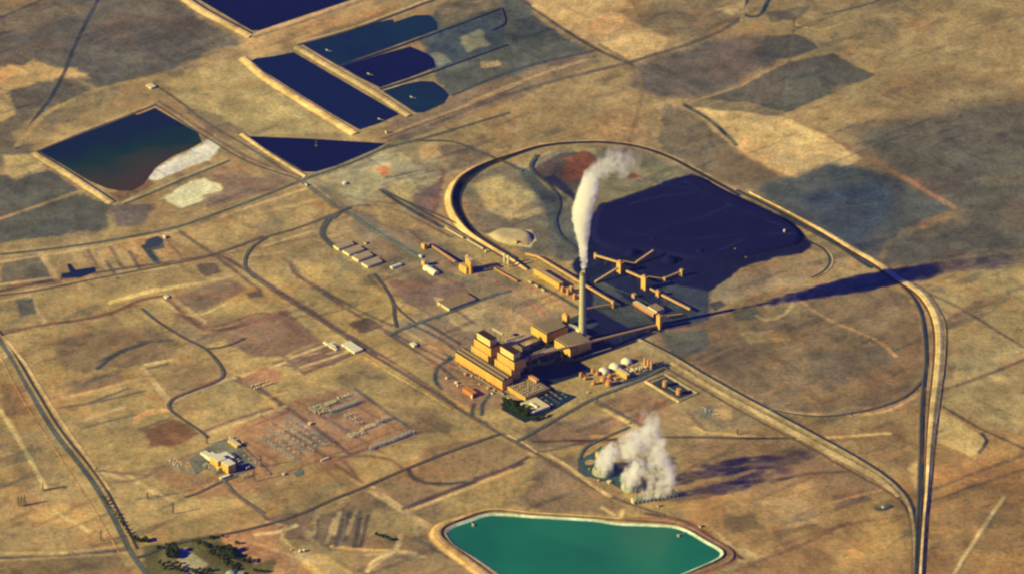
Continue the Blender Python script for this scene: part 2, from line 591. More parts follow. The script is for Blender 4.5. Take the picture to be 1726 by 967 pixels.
# broad fields --------------------------------------------------
region([(-400, 560), (1000, 380), (1100, 1200), (-400, 1200)], (155, 129, 84), 300, 200)
region([(1480, 700), (2000, 700), (2000, 1200), (1480, 1200)], (150, 116, 74), 200, 100)
region([(1180, -300), (2100, -300), (2100, 200), (1480, 130), (1330, 60)], (140, 118, 82), 200, 120)
region([(-300, -300), (300, -300), (290, 0), (405, 70), (250, 128), (170, 150), (110, 118), (0, 110), (-300, 160)], (97, 88, 78), 30, 60)
region([(-60, -60), (90, -60), (70, 0), (0, 30), (-60, 60)], (138, 116, 80), 80, 80)
region([(-40, 0), (160, 10), (60, 45), (-40, 60)], (120, 102, 80), 60, 90, .8)
region([(-100, 128), (120, 130), (165, 160), (70, 235), (55, 262), (-100, 310)], (104, 92, 76), 40, 60)
region([(-10, 122), (18, 108), (40, 110), (58, 100), (80, 112), (125, 118), (150, 132), (110, 134), (70, 142), (20, 150), (-10, 150)], (190, 152, 98), 25, 50)
region([(-30, 152), (14, 152), (26, 192), (4, 205), (-30, 205)], (172, 144, 96), 16, 12)
region([(20, 225), (60, 195), (90, 215), (60, 245), (28, 238)], (138, 118, 84), 25, 30)
region([(95, 175), (190, 145), (200, 165), (110, 210)], (128, 110, 80), 25, 40)
region([(-100, 305), (85, 288), (138, 322), (-100, 395)], (88, 84, 76), 14, 14)
region([(-100, 385), (140, 325), (190, 345), (178, 385), (40, 405), (-100, 425)], (86, 83, 74), 16, 30)
region([(182, 345), (260, 345), (240, 378), (195, 382)], (98, 86, 80), 20, 25)
region([(5, 262), (62, 258), (80, 284), (28, 304), (8, 292)], (172, 146, 98), 16, 14)
region([(262, 142), (330, 120), (420, 98), (450, 120), (602, 222), (480, 226), (410, 232), (350, 195)], (158, 136, 92), 16, 20)
region([(300, 180), (370, 195), (410, 220), (350, 210)], (112, 100, 80), 20, 30, .8)
region([(395, 150), (470, 160), (520, 200), (440, 205)], (182, 158, 106), 30, 40, .8)
region([(345, 195), (415, 220), (513, 292), (460, 300), (340, 235)], (128, 108, 82), 20, 20, .8)
region([(330, 265), (440, 300), (400, 340), (300, 350), (380, 310)], (118, 100, 84), 20, 30, .8)
region([(380, 240), (400, 232), (455, 262), (440, 275), (395, 262)], (142, 122, 88), 20, 20)
region([(248, 302), (262, 283), (300, 262), (340, 244), (362, 228), (376, 246), (350, 268), (310, 286), (262, 305)], (214, 204, 174), 12, 22)
region([(185, 325), (225, 318), (250, 300), (260, 310), (205, 342)], (112, 84, 64), 12, 14)
region([(272, 335), (305, 315), (345, 300), (372, 312), (372, 326), (345, 338), (306, 352), (288, 344)], (232, 206, 150), 12, 16)
region([(340, 330), (480, 290), (500, 310), (350, 352)], (120, 98, 84), 14, 20, .8)
region([(0, 420), (300, 395), (540, 330), (560, 350), (430, 400), (160, 450), (0, 480)], (156, 130, 88), 25, 30)
region([(2, 440), (70, 430), (95, 470), (0, 485)], (104, 95, 78), 18, 24)
region([(190, 430), (260, 415), (275, 430), (200, 455)], (165, 138, 92), 20, 30, .7)
region([(460, 290), (640, 250), (740, 240), (750, 300), (600, 350), (530, 315)], (140, 124, 94), 30, 40)
region([(540, 300), (640, 262), (680, 258), (720, 290), (640, 320), (600, 345)], (158, 143, 108), 14, 16)
region([(632, 282), (655, 280), (656, 296), (640, 298)], (180, 118, 74), 12, 10)
region([(660, 306), (730, 290), (742, 300), (720, 330), (680, 340), (655, 320)], (168, 148, 104), 16, 24)
region([(700, 325), (745, 310), (742, 350), (725, 375), (690, 350)], (112, 92, 82), 18, 20)
region([(700, 245), (735, 240), (745, 262), (712, 268)], (176, 142, 96), 14, 18)
region([(740, 245), (790, 242), (830, 262), (800, 280), (760, 290)], (116, 98, 78), 18, 20)
# olive and grey flats beside the basins
region([(700, 40), (780, 0), (860, -40), (905, 30), (1003, 92), (760, 182), (735, 135), (722, 100)], (84, 84, 78), 20, 30)
region([(735, 58), (850, 18), (858, 50), (846, 78), (735, 114), (722, 92)], (64, 72, 80), 16, 20)
region([(775, 62), (810, 50), (825, 75), (790, 88)], (142, 136, 108), 14, 22, .8)
region([(725, 90), (745, 88), (760, 104), (738, 112)], (120, 120, 104), 12, 16, .8)
region([(850, 20), (900, 45), (925, 70), (860, 80), (845, 50)], (72, 76, 72), 20, 30, .8)
region([(740, 10), (840, -10), (850, 10), (745, 45)], (112, 98, 76), 20, 24)
region([(810, 105), (840, 100), (845, 110), (812, 116)], (168, 138, 98), 8, 8)
region([(570, -30), (900, -60), (700, 0), (500, 70), (430, 98), (400, 75), (440, 55)], (162, 130, 88), 16, 16)
region([(690, 180), (1000, 85), (1010, 105), (860, 170), (700, 232), (650, 240), (640, 225)], (124, 104, 82), 18, 20)
region([(860, -30), (1010, -40), (1125, 68), (1115, 85), (1060, 102), (1000, 75), (930, 35)], (188, 154, 104), 20, 20)
region([(1000, 30), (1080, 60), (1110, 72), (1050, 95), (1010, 70)], (196, 162, 110), 24, 30, .7)
region([(1040, 20), (1200, -20), (1250, 30), (1160, 60), (1100, 60)], (116, 100, 76), 30, 40, .8)
region([(1060, 115), (1180, 70), (1280, 60), (1345, 70), (1310, 110), (1180, 165), (1110, 168), (1068, 145)], (94, 84, 76), 60, 60)
region([(1205, 15), (1250, 5), (1262, 20), (1235, 25)], (170, 144, 100), 12, 14)
region([(1290, 20), (1370, 10), (1350, 30), (1300, 40)], (92, 86, 74), 14, 16, .8)
region([(1290, 62), (1345, 58), (1384, 80), (1340, 96), (1285, 108), (1270, 90)], (80, 78, 74), 14, 20)
region([(1300, 120), (1330, 105), (1402, 90), (1475, 128), (1326, 190), (1250, 172), (1180, 170), (1240, 150)], (84, 80, 72), 10, 14)
region([(1180, 168), (1260, 172), (1320, 192), (1300, 200), (1160, 180)], (118, 102, 76), 12, 16)
region([(1170, 182), (1215, 186), (1320, 198), (1400, 232), (1452, 268), (1420, 282), (1340, 300), (1308, 290), (1238, 248), (1200, 215)], (192, 160, 108), 16, 22)
region([(1120, 175), (1165, 190), (1240, 255), (1310, 295), (1330, 305), (1250, 320), (1180, 285), (1110, 250)], (112, 98, 78), 20, 20)
region([(1395, 150), (1560, 120), (1700, 140), (1726, 170), (1650, 175), (1500, 185), (1450, 180)], (132, 112, 80), 40, 60)
region([(1440, 215), (1650, 170), (1900, 165), (1900, 420), (1640, 440), (1560, 450), (1500, 445), (1608, 360), (1480, 280)], (90, 83, 73), 130, 110)
region([(1600, 250), (1780, 220), (1780, 330), (1650, 330)], (92, 86, 76), 40, 60, .7)
region([(1262, 318), (1330, 300), (1400, 276), (1450, 280), (1520, 305), (1608, 348), (1560, 372), (1510, 400), (1470, 440), (1380, 390)], (76, 80, 80), 45, 60)
region([(1330, 330), (1480, 310), (1520, 350), (1440, 420), (1400, 395)], (54, 64, 80), 70, 60, .9)
region([(1500, 400), (1600, 370), (1640, 400), (1560, 440), (1480, 445)], (92, 88, 78), 30, 40)
region([(1560, 470), (1800, 420), (1800, 760), (1600, 690), (1590, 560)], (150, 128, 88), 50, 60)
region([(1590, 560), (1650, 530), (1660, 500), (1620, 520), (1585, 545)], (112, 96, 78), 18, 20, .7)
region([(1585, 620), (1610, 615), (1608, 640), (1588, 640)], (108, 88, 70), 14, 16, .7)
region([(1580, 690), (1600, 700), (1662, 738), (1650, 762), (1635, 768), (1580, 745)], (182, 152, 100), 8, 10)
region([(1560, 800), (1800, 760), (1800, 1100), (1560, 1100)], (152, 116, 72), 60, 80, .8)
region([(1575, 860), (1726, 840), (1726, 880), (1580, 890)], (126, 100, 72), 30, 50, .5)
region([(1640, 890), (1740, 880), (1740, 920), (1640, 930)], (118, 98, 72), 30, 50, .5)
# inside the rail loop
region([(775, 330), (800, 295), (870, 270), (960, 245), (1080, 252), (1180, 300), (1000, 360), (990, 440), (900, 430), (800, 385)], (112, 102, 84), 30, 30)
region([(795, 310), (840, 295), (900, 330), (910, 360), (860, 370), (815, 350)], (164, 144, 100), 30, 30)
region([(860, 272), (900, 262), (958, 245), (1000, 250), (1010, 262), (940, 250), (895, 275), (975, 330), (960, 338)], (150, 130, 90), 10, 12)
region([(890, 290), (945, 258), (995, 256), (1012, 275), (990, 300), (960, 330), (940, 318)], (82, 68, 64), 12, 16)
region([(955, 268), (985, 254), (1010, 268), (985, 296), (960, 305), (950, 300)], (112, 66, 48), 16, 24)
region([(915, 300), (935, 292), (972, 330), (968, 338)], (40, 42, 66), 12, 10)
region([(1010, 275), (1080, 265), (1150, 285), (1160, 296), (1010, 346), (985, 330)], (120, 110, 84), 14, 12)
region([(1085, 300), (1065, 290), (1055, 300)], (110, 60, 45), 5, 5)
region([(870, 280), (890, 285), (935, 330), (950, 370), (945, 395), (925, 375), (915, 340), (880, 300)], (74, 78, 76), 10, 12)
region([(920, 370), (985, 350), (985, 440), (940, 440), (930, 400)], (92, 90, 82), 18, 20)
region([(820, 395), (850, 384), (895, 388), (905, 405), (895, 418), (850, 412)], (215, 184, 128), 10, 12)
# coal yard
region([(980, 395), (1010, 345), (1165, 292), (1330, 370), (1372, 412), (1350, 428), (1300, 436), (1250, 452), (1195, 492), (1190, 545), (1110, 560), (1020, 580), (985, 560), (978, 480), (962, 445), (985, 425)], (20, 22, 62), 10, 16)
region([(985, 440), (1060, 440), (1180, 520), (1180, 545), (1060, 555), (990, 470)], (24, 30, 62), 14, 12)
region([(1000, 480), (1020, 475), (1108, 545), (1060, 552), (1000, 520)], (66, 70, 72), 10, 8)
region([(1200, 490), (1225, 470), (1290, 448), (1340, 438), (1385, 438), (1398, 455), (1378, 468), (1290, 490), (1222, 512)], (142, 124, 96), 10, 12)
region([(1120, 475), (1195, 492), (1200, 548), (1110, 550)], (58, 62, 74), 26, 12)
region([(1300, 445), (1370, 432), (1395, 450), (1370, 465), (1310, 470)], (134, 110, 80), 14, 14, .7)
region([(1195, 512), (1215, 506), (1225, 515), (1205, 525)], (72, 70, 70), 8, 8)
# loop SE interior
region([(1090, 565), (1200, 540), (1300, 515), (1500, 480), (1552, 520), (1558, 640), (1500, 682), (1360, 694), (1290, 684)], (118, 98, 74), 30, 40)
region([(1110, 560), (1190, 555), (1200, 590), (1140, 600)], (84, 84, 76), 20, 24)
region([(1220, 530), (1330, 505), (1370, 520), (1290, 540), (1240, 560)], (134, 114, 80), 16, 24, .7)
region([(1245, 560), (1320, 555), (1330, 570), (1260, 580)], (156, 130, 88), 20, 24, .8)
region([(1230, 525), (1270, 520), (1290, 535), (1245, 542)], (84, 84, 72), 14, 14, .8)
region([(1360, 590), (1440, 600), (1460, 640), (1400, 650), (1370, 620)], (96, 84, 72), 30, 50, .7)
region([(1450, 585), (1520, 590), (1500, 620), (1460, 610)], (92, 84, 74), 24, 30, .7)
region([(1320, 680), (1450, 640), (1540, 620), (1500, 670)], (128, 106, 74), 20, 30, .7)
region([(1300, 700), (1400, 704), (1545, 690), (1545, 800), (1500, 790), (1400, 745)], (136, 110, 74), 20, 20)
region([(1440, 720), (1520, 710), (1530, 790), (1480, 780)], (118, 92, 62), 20, 30, .7)
region([(1530, 790), (1548, 770), (1548, 830)], (176, 146, 98), 10, 10)
# plant surroundings
region([(680, 430), (800, 440), (990, 560), (930, 560), (760, 600), (640, 540), (700, 500)], (134, 112, 86), 25, 30)
region([(745, 520), (830, 502), (900, 545), (895, 580), (830, 575), (760, 545)], (158, 134, 98), 12, 14)
region([(590, 350), (690, 380), (880, 480), (860, 520), (800, 500), (700, 480), (620, 440)], (126, 108, 84), 20, 24)
region([(650, 470), (740, 470), (745, 510), (690, 520)], (114, 92, 80), 20, 26)
region([(440, 470), (560, 440), (700, 520), (650, 555), (520, 520)], (164, 136, 86), 30, 40)
region([(585, 545), (608, 538), (632, 552), (608, 562)], (94, 76, 64), 8, 6)
region([(640, 540), (760, 580), (768, 612), (740, 630), (650, 570)], (146, 118, 84), 14, 20)
region([(735, 610), (770, 605), (850, 655), (850, 690), (800, 690), (740, 650)], (138, 110, 86), 14, 16)
region([(400, 540), (480, 520), (545, 575), (500, 600), (430, 600), (380, 580)], (122, 96, 76), 14, 24)
region([(300, 530), (400, 535), (390, 570), (330, 590), (290, 560)], (128, 104, 80), 25, 40, .8)
region([(460, 610), (540, 575), (610, 590), (560, 615), (510, 630)], (116, 90, 74), 14, 20)
region([(100, 570), (230, 545), (300, 580), (280, 610), (150, 625), (100, 620)], (120, 97, 72), 30, 50, .85)
region([(280, 610), (380, 600), (400, 640), (290, 665), (262, 640)], (134, 108, 76), 25, 40, .8)
region([(110, 640), (200, 625), (200, 650), (120, 665)], (110, 92, 74), 20, 40, .7)
region([(0, 640), (40, 650), (60, 700), (0, 700)], (130, 100, 68), 20, 30)
region([(240, 725), (300, 705), (345, 725), (300, 750), (255, 752)], (118, 84, 60), 14, 18)
region([(290, 660), (420, 640), (480, 690), (360, 740), (300, 700)], (158, 132, 86), 24, 30)
region([(395, 745), (395, 720), (500, 672), (585, 652), (620, 668), (672, 706), (722, 728), (610, 770), (555, 790), (440, 838), (408, 800)], (154, 116, 82), 12, 14)
region([(398, 640), (440, 626), (462, 640), (440, 656)], (150, 106, 76), 10, 12)
region([(290, 790), (350, 800), (440, 810), (460, 830), (330, 840), (255, 800), (330, 770)], (150, 114, 80), 16, 20)
region([(500, 700), (560, 670), (640, 710), (600, 745), (540, 735)], (150, 112, 86), 14, 24, .7)
region([(590, 600), (760, 670), (830, 720), (740, 730), (700, 690), (560, 640)], (140, 118, 80), 24, 40)
region([(650, 680), (740, 690), (760, 730), (700, 735)], (110, 90, 70), 20, 30, .7)
region([(715, 755), (830, 735), (890, 765), (830, 800), (760, 820), (700, 815)], (132, 108, 76), 16, 20)
region([(470, 770), (600, 790), (560, 840), (440, 850)], (146, 122, 80), 24, 40, .8)
region([(620, 810), (700, 790), (760, 850), (740, 880), (660, 860), (560, 870)], (126, 102, 74), 24, 40, .9)
region([(540, 865), (610, 860), (600, 920), (560, 930), (530, 905)], (112, 94, 74), 12, 24, .8)
region([(440, 870), (530, 860), (520, 910), (440, 900)], (122, 100, 76), 20, 30)
region([(440, 925), (520, 925), (600, 960), (600, 1050), (440, 1050)], (160, 120, 82), 20, 24)
region([(505, 925), (560, 940), (595, 965), (560, 990), (500, 945)], (190, 152, 92), 10, 10)
region([(600, 900), (740, 900), (860, 980), (700, 1020), (600, 960)], (136, 110, 78), 24, 30)
region([(240, 920), (330, 905), (445, 890), (470, 930), (440, 1000), (250, 1000)], (90, 84, 52), 18, 24)
region([(360, 895), (470, 885), (470, 940), (430, 950), (380, 915)], (158, 120, 84), 16, 18)
region([(262, 925), (300, 915), (320, 960), (280, 975)], (104, 96, 64), 12, 14)
region([(292, 930), (312, 922), (352, 950), (330, 968), (310, 968)], (156, 142, 108), 8, 6)
region([(0, 740), (60, 720), (150, 860), (200, 930), (0, 940)], (158, 130, 86), 40, 50)
region([(50, 870), (110, 850), (160, 880), (120, 890)], (182, 150, 92), 30, 30, .8)
region([(0, 945), (200, 935), (230, 980), (0, 990)], (132, 108, 74), 14, 16)
region([(880, 720), (990, 700), (1060, 705), (990, 750), (900, 760)], (126, 104, 80), 20, 24)
region([(1000, 680), (1080, 655), (1150, 700), (1090, 720), (1050, 712)], (138, 108, 78), 14, 20)
region([(1072, 700), (1092, 695), (1088, 703), (1076, 707)], (170, 90, 62), 5, 6)
region([(1110, 673), (1120, 677), (1120, 684), (1112, 682)], (174, 90, 62), 5, 5)
region([(1150, 690), (1220, 680), (1290, 715), (1200, 720)], (130, 110, 82), 16, 24)
region([(1195, 690), (1230, 688), (1235, 704), (1200, 706)], (166, 134, 90), 10, 12)
region([(1180, 688), (1205, 682), (1200, 704), (1180, 704)], (100, 104, 96), 10, 12, .8)
region([(1075, 585), (1095, 575), (1130, 605), (1128, 612)], (156, 136, 96), 8, 6)
region([(920, 780), (1000, 770), (1060, 840), (1040, 868), (900, 860), (860, 850)], (128, 104, 78), 20, 24)
region([(900, 770), (960, 765), (980, 800), (900, 820)], (112, 92, 74), 24, 30, .6)
region([(1120, 850), (1300, 800), (1450, 830), (1540, 870), (1540, 1100), (1230, 1100), (1240, 930)], (152, 120, 78), 30, 50)
region([(1150, 745), (1340, 745), (1400, 790), (1300, 830), (1160, 830)], (134, 106, 76), 30, 40)
region([(1290, 770), (1440, 775), (1500, 830), (1400, 840)], (122, 96, 72), 30, 40, .7)
region([(1280, 845), (1340, 832), (1385, 860), (1380, 882), (1320, 892), (1290, 880)], (164, 132, 92), 12, 20)
region([(1220, 870), (1270, 865), (1290, 890), (1230, 900)], (112, 92, 68), 20, 30)
region([(1190, 880), (1240, 920), (1290, 935), (1280, 950), (1240, 945), (1230, 920)], (186, 156, 104), 14, 18)
region([(1400, 835), (1450, 828), (1470, 842), (1410, 860)], (104, 82, 66), 14, 18, .8)
region([(1240, 950), (1400, 900), (1400, 980), (1240, 1000)], (140, 104, 70), 24, 40, .7)
region([(1460, 880), (1520, 870), (1520, 920), (1400, 960)], (172, 136, 80), 30, 50, .6)
# field traces ---------------------------------------------------
T = (120, 98, 76); S = (176, 148, 102); D = (92, 82, 72)
for px, tone, w, a in [
    ([(165, 0), (130, 70), (95, 150), (60, 200), (30, 250)], (78, 74, 72), 7, .8),
    ([(0, 30), (60, 5), (90, -10)], D, 7, .7), ([(260, 130), (170, 150), (80, 190), (30, 245)], (150, 126, 84), 12, .8),
    ([(0, 369), (70, 345), (140, 320)], (150, 122, 88), 8, .9),
    ([(0, 490), (100, 470), (240, 448), (300, 440), (370, 425), (440, 400)], (104, 84, 70), 8, .9),
    ([(0, 480), (95, 466)], S, 8, .8), ([(68, 428), (95, 470)], S, 10, .8),
    ([(180, 440), (200, 470)], D, 6, .6), ([(140, 425), (160, 455)], T, 6, .6), ([(218, 425), (240, 458)], D, 6, .6),
    ([(242, 415), (262, 440)], (70, 74, 74), 10, .8), ([(280, 400), (310, 440)], T, 6, .6),
    ([(305, 390), (360, 430), (440, 490)], (112, 90, 74), 6, .8), ([(370, 430), (440, 470), (520, 520), (640, 600)], (110, 86, 72), 7, .7),
    ([(0, 565), (60, 550), (180, 530), (240, 505), (280, 498)], (118, 84, 66), 8, .9),
    ([(50, 500), (75, 542)], S, 5, .7), ([(190, 508), (270, 488), (330, 478)], (190, 156, 100), 12, .6),
    ([(280, 505), (320, 535), (345, 555), (400, 550), (480, 525)], (122, 84, 66), 8, .8), ([(275, 507), (325, 532), (380, 512)], S, 5, .7),
    ([(100, 638), (230, 622), (340, 600)], (150, 118, 80), 6, .5), ([(240, 620), (285, 672)], S, 7, .9),
    ([(245, 614), (285, 607)], S, 9, .9), ([(245, 622), (280, 614)], D, 6, .7), ([(165, 620), (200, 595), (240, 580)], (84, 78, 68), 8, .8),
    ([(150, 680), (215, 655)], D, 6, .6), ([(230, 705), (250, 692), (285, 690)], (186, 140, 92), 8, .7), ([(0, 690), (30, 735), (80, 825)], (196, 160, 104), 6, .95),
    ([(75, 826), (110, 820)], D, 6, .8), ([(90, 860), (150, 895)], (190, 158, 104), 6, .6),
    ([(300, 668), (375, 636)], (140, 96, 70), 8, .7), ([(395, 638), (480, 610)], S, 5, .6), ([(345, 725), (400, 705), (480, 680)], (122, 98, 78), 7, .7),
    ([(395, 640), (440, 660)], D, 4, .5),
    ([(440, 655), (510, 705), (560, 740), (590, 765)], (100, 84, 76), 6, .8), ([(600, 655), (660, 700), (690, 720)], (96, 90, 80), 7, .8),
    ([(480, 660), (445, 670)], (176, 140, 88), 8, .8), ([(442, 665), (470, 690)], (180, 144, 90), 7, .8),
    ([(570, 775), (690, 725)], (112, 90, 74), 6, .7),
    ([(555, 770), (620, 768), (660, 775), (680, 790)], (118, 96, 70), 5, .8),
    ([(565, 782), (610, 812)], (112, 92, 70), 5, .7), ([(640, 570), (590, 610), (480, 630), (460, 660)], (160, 130, 80), 6, .4),
    ([(630, 820), (680, 855), (730, 890)], (176, 144, 100), 10, .8), ([(680, 857), (750, 828), (880, 780)], (98, 78, 68), 8, .9), ([(690, 858), (760, 832), (880, 786)], (176, 140, 92), 6, .7),
    ([(690, 792), (700, 808), (740, 815), (780, 812)], (92, 80, 70), 6, .8), ([(800, 805), (850, 790), (890, 770)], (98, 78, 68), 8, .8),
    ([(600, 860), (580, 905)], S, 5, .4), ([(572, 862), (565, 900)], S, 6, .6), ([(620, 868), (608, 925)], (88, 74, 66), 6, .6), ([(590, 865), (582, 910)], (86, 80, 74), 8, .6),
    ([(675, 900), (668, 925), (630, 945), (620, 962)], (196, 158, 104), 5, .9),
    ([(700, 905), (760, 940), (800, 965)], (104, 90, 74), 10, .7),
    ([(560, 920), (600, 925), (670, 928), (700, 930)], (180, 146, 92), 8, .6),
    ([(430, 900), (470, 895), (500, 885)], (186, 164, 116), 8, .6), ([(475, 905), (510, 940), (540, 965)], (180, 150, 96), 7, .8),
    ([(230, 840), (300, 830)], D, 5, .5), ([(165, 792), (250, 800)], D, 5, .5), ([(215, 800), (260, 830)], (190, 156, 100), 6, .7), ([(200, 800), (300, 780), (340, 765)], (128, 100, 76), 10, .5),
    ([(0, 940), (110, 937), (215, 925)], (108, 94, 76), 9, .8), ([(0, 932), (110, 930), (210, 918)], (180, 150, 100), 6, .7),
    ([(1010, 75), (1070, 115), (1080, 170), (1058, 240)], (128, 106, 76), 8, .7), ([(880, 0), (960, 55), (1010, 85), (1065, 110)], (98, 82, 70), 9, .8), ([(900, 10), (1000, 70)], (170, 138, 94), 10, .7),
    ([(765, 160), (870, 118), (1000, 86)], (84, 78, 72), 8, .8), ([(730, 210), (870, 155), (1000, 120), (1060, 105), (1200, 60), (1250, 30)], (104, 88, 74), 12, .7),
    ([(760, 190), (870, 140), (990, 100)], (156, 128, 92), 8, .7), ([(870, 120), (850, 100), (780, 120)], (82, 80, 74), 6, .5),
    ([(1262, -10), (1264, 28), (1300, -5)], (66, 72, 74), 8, .8), ([(1254, -10), (1250, 35)], (156, 132, 90), 7, .7),
    ([(1338, 50), (1330, 110), (1322, 190)], (104, 100, 84), 5, .6), ([(1390, 25), (1470, 5), (1500, -10)], D, 6, .6),
    ([(1320, 35), (1380, 50), (1420, 40)], (160, 138, 96), 8, .5),
    ([(1400, 232), (1480, 275), (1560, 320), (1610, 350)], (140, 108, 80), 12, .8), ([(1155, 178), (1200, 205), (1240, 245)], (66, 72, 72), 9, .8),
    ([(1560, 375), (1605, 358)], (130, 104, 80), 6, .6), ([(1420, 350), (1500, 340)], (92, 92, 80), 6, .5),
    ([(1500, 470), (1600, 510), (1726, 585)], (104, 86, 72), 5, .8), ([(1590, 545), (1650, 510), (1740, 480)], (108, 94, 76), 14, .4),
    ([(1580, 660), (1650, 636), (1740, 600)], (116, 90, 72), 8, .7), ([(1590, 685), (1640, 715), (1726, 755)], (100, 84, 70), 6, .8),
    ([(1655, 730), (1664, 742), (1650, 762)], (56, 60, 70), 5, .9), ([(1560, 830), (1620, 805), (1726, 765)], (112, 92, 72), 9, .6), ([(1565, 845), (1650, 815), (1726, 790)], (112, 92, 72), 7, .5),
    ([(1690, 838), (1650, 900), (1606, 967)], (176, 150, 104), 5, .9), ([(1697, 838), (1657, 900), (1613, 967)], (122, 104, 78), 4, .5),
    ([(1345, 505), (1400, 540), (1475, 572), (1510, 600)], (158, 126, 88), 7, .9), ([(1340, 500), (1320, 530), (1290, 540), (1275, 532)], (156, 132, 92), 6, .7),
    ([(1290, 665), (1330, 640), (1325, 632)], (140, 110, 78), 6, .5), ([(1455, 578), (1465, 574)], D, 6, .9),
    ([(1300, 690), (1350, 697), (1440, 698), (1500, 690), (1560, 655)], (176, 140, 98), 6, .8),
    ([(1170, 720), (1190, 728), (1350, 738), (1500, 730)], (172, 140, 92), 7, .7), ([(900, 744), (990, 742), (1100, 737), (1340, 738)], (88, 72, 62), 6, .9),
    ([(1000, 735), (1050, 733), (1100, 730)], (176, 140, 90), 8, .8), ([(1160, 695), (1190, 725)], (120, 96, 74), 6, .6),
    ([(880, 745), (850, 730), (900, 760), (985, 745), (1005, 742)], (92, 78, 68), 6, .6),
    ([(1300, 812), (1360, 798), (1430, 795)], (100, 82, 68), 6, .7), ([(1370, 855), (1500, 822), (1560, 815)], (160, 124, 84), 6, .5), ([(1310, 920), (1400, 890), (1520, 868)], (130, 96, 72), 7, .5),
    ([(1240, 960), (1330, 925), (1430, 880)], (118, 90, 68), 9, .5),
    ([(1050, 860), (1045, 872)], S, 6, .8), ([(1015, 855), (1035, 868)], S, 6, .8),
    ([(1090, 865), (1160, 880), (1205, 910), (1250, 940)], (108, 78, 62), 8, .8), ([(1080, 872), (1150, 885), (1200, 915), (1235, 935)], (160, 108, 74), 10, .8),
    ([(720, 290), (745, 285), (740, 320), (728, 360), (735, 375)], (128, 92, 80), 6, .7), ([(650, 300), (720, 285)], (108, 94, 80), 6, .6),
    ([(560, 350), (640, 348), (700, 368), (760, 400)], (98, 84, 72), 5, .6), ([(620, 345), (680, 380), (720, 415)], (112, 88, 76), 6, .7),
    ([(770, 445), (880, 500), (930, 540), (940, 548)], (142, 108, 80), 6, .7), ([(885, 480), (930, 505), (975, 530)], (156, 118, 86), 8, .8), ([(895, 475), (950, 505), (980, 525)], (74, 70, 66), 5, .7),
    ([(690, 545), (740, 570), (768, 588)], (88, 82, 74), 6, .9), ([(650, 560), (735, 612), (770, 640)], (92, 82, 72), 6, .7), ([(765, 520), (800, 545)], (112, 88, 74), 6, .6), ([(700, 500), (640, 545)], (120, 98, 76), 4, .4),
    ([(490, 440), (495, 460), (530, 480), (600, 520), (660, 548)], (104, 88, 72), 6, .8), ([(545, 395), (480, 410), (400, 425), (250, 448)], (120, 96, 74), 7, .5),
    ([(410, 350), (430, 338), (560, 300)], (120, 104, 80), 5, .3), ([(430, 360), (500, 345), (560, 330)], (170, 142, 96), 12, .4),
    ([(600, 555), (560, 570), (500, 590), (480, 600)], (150, 124, 80), 6, .5), ([(480, 600), (600, 590)], S, 4, .3), ([(488, 612), (560, 588)], (140, 110, 84), 5, .6), ([(500, 620), (575, 592)], (96, 78, 68), 5, .5),
    ([(640, 600), (720, 650), (760, 672), (790, 690)], (170, 134, 84), 6, .7), ([(800, 680), (795, 700), (820, 712)], (80, 82, 76), 5, .7),
    ([(830, 660), (815, 680), (812, 698)], (84, 84, 78), 6, .8), ([(738, 590), (760, 600), (738, 620), (735, 640), (745, 655)], (74, 80, 78), 6, .9), ([(770, 600), (750, 612)], (74, 80, 78), 6, .9), ([(760, 620), (790, 635), (830, 650), (860, 665)], (110, 92, 78), 6, .7),
    ([(1020, 690), (1065, 715), (1090, 730)], (176, 148, 98), 9, .8), ([(1005, 678), (1060, 705), (1090, 725)], (96, 88, 76), 6, .7)]:
    line(px, tone, w, a)

# more worn tracks, plots and furrows read from the photograph
def q_(X, Y): return (X / 1.45, 300 + Y / 1.45)


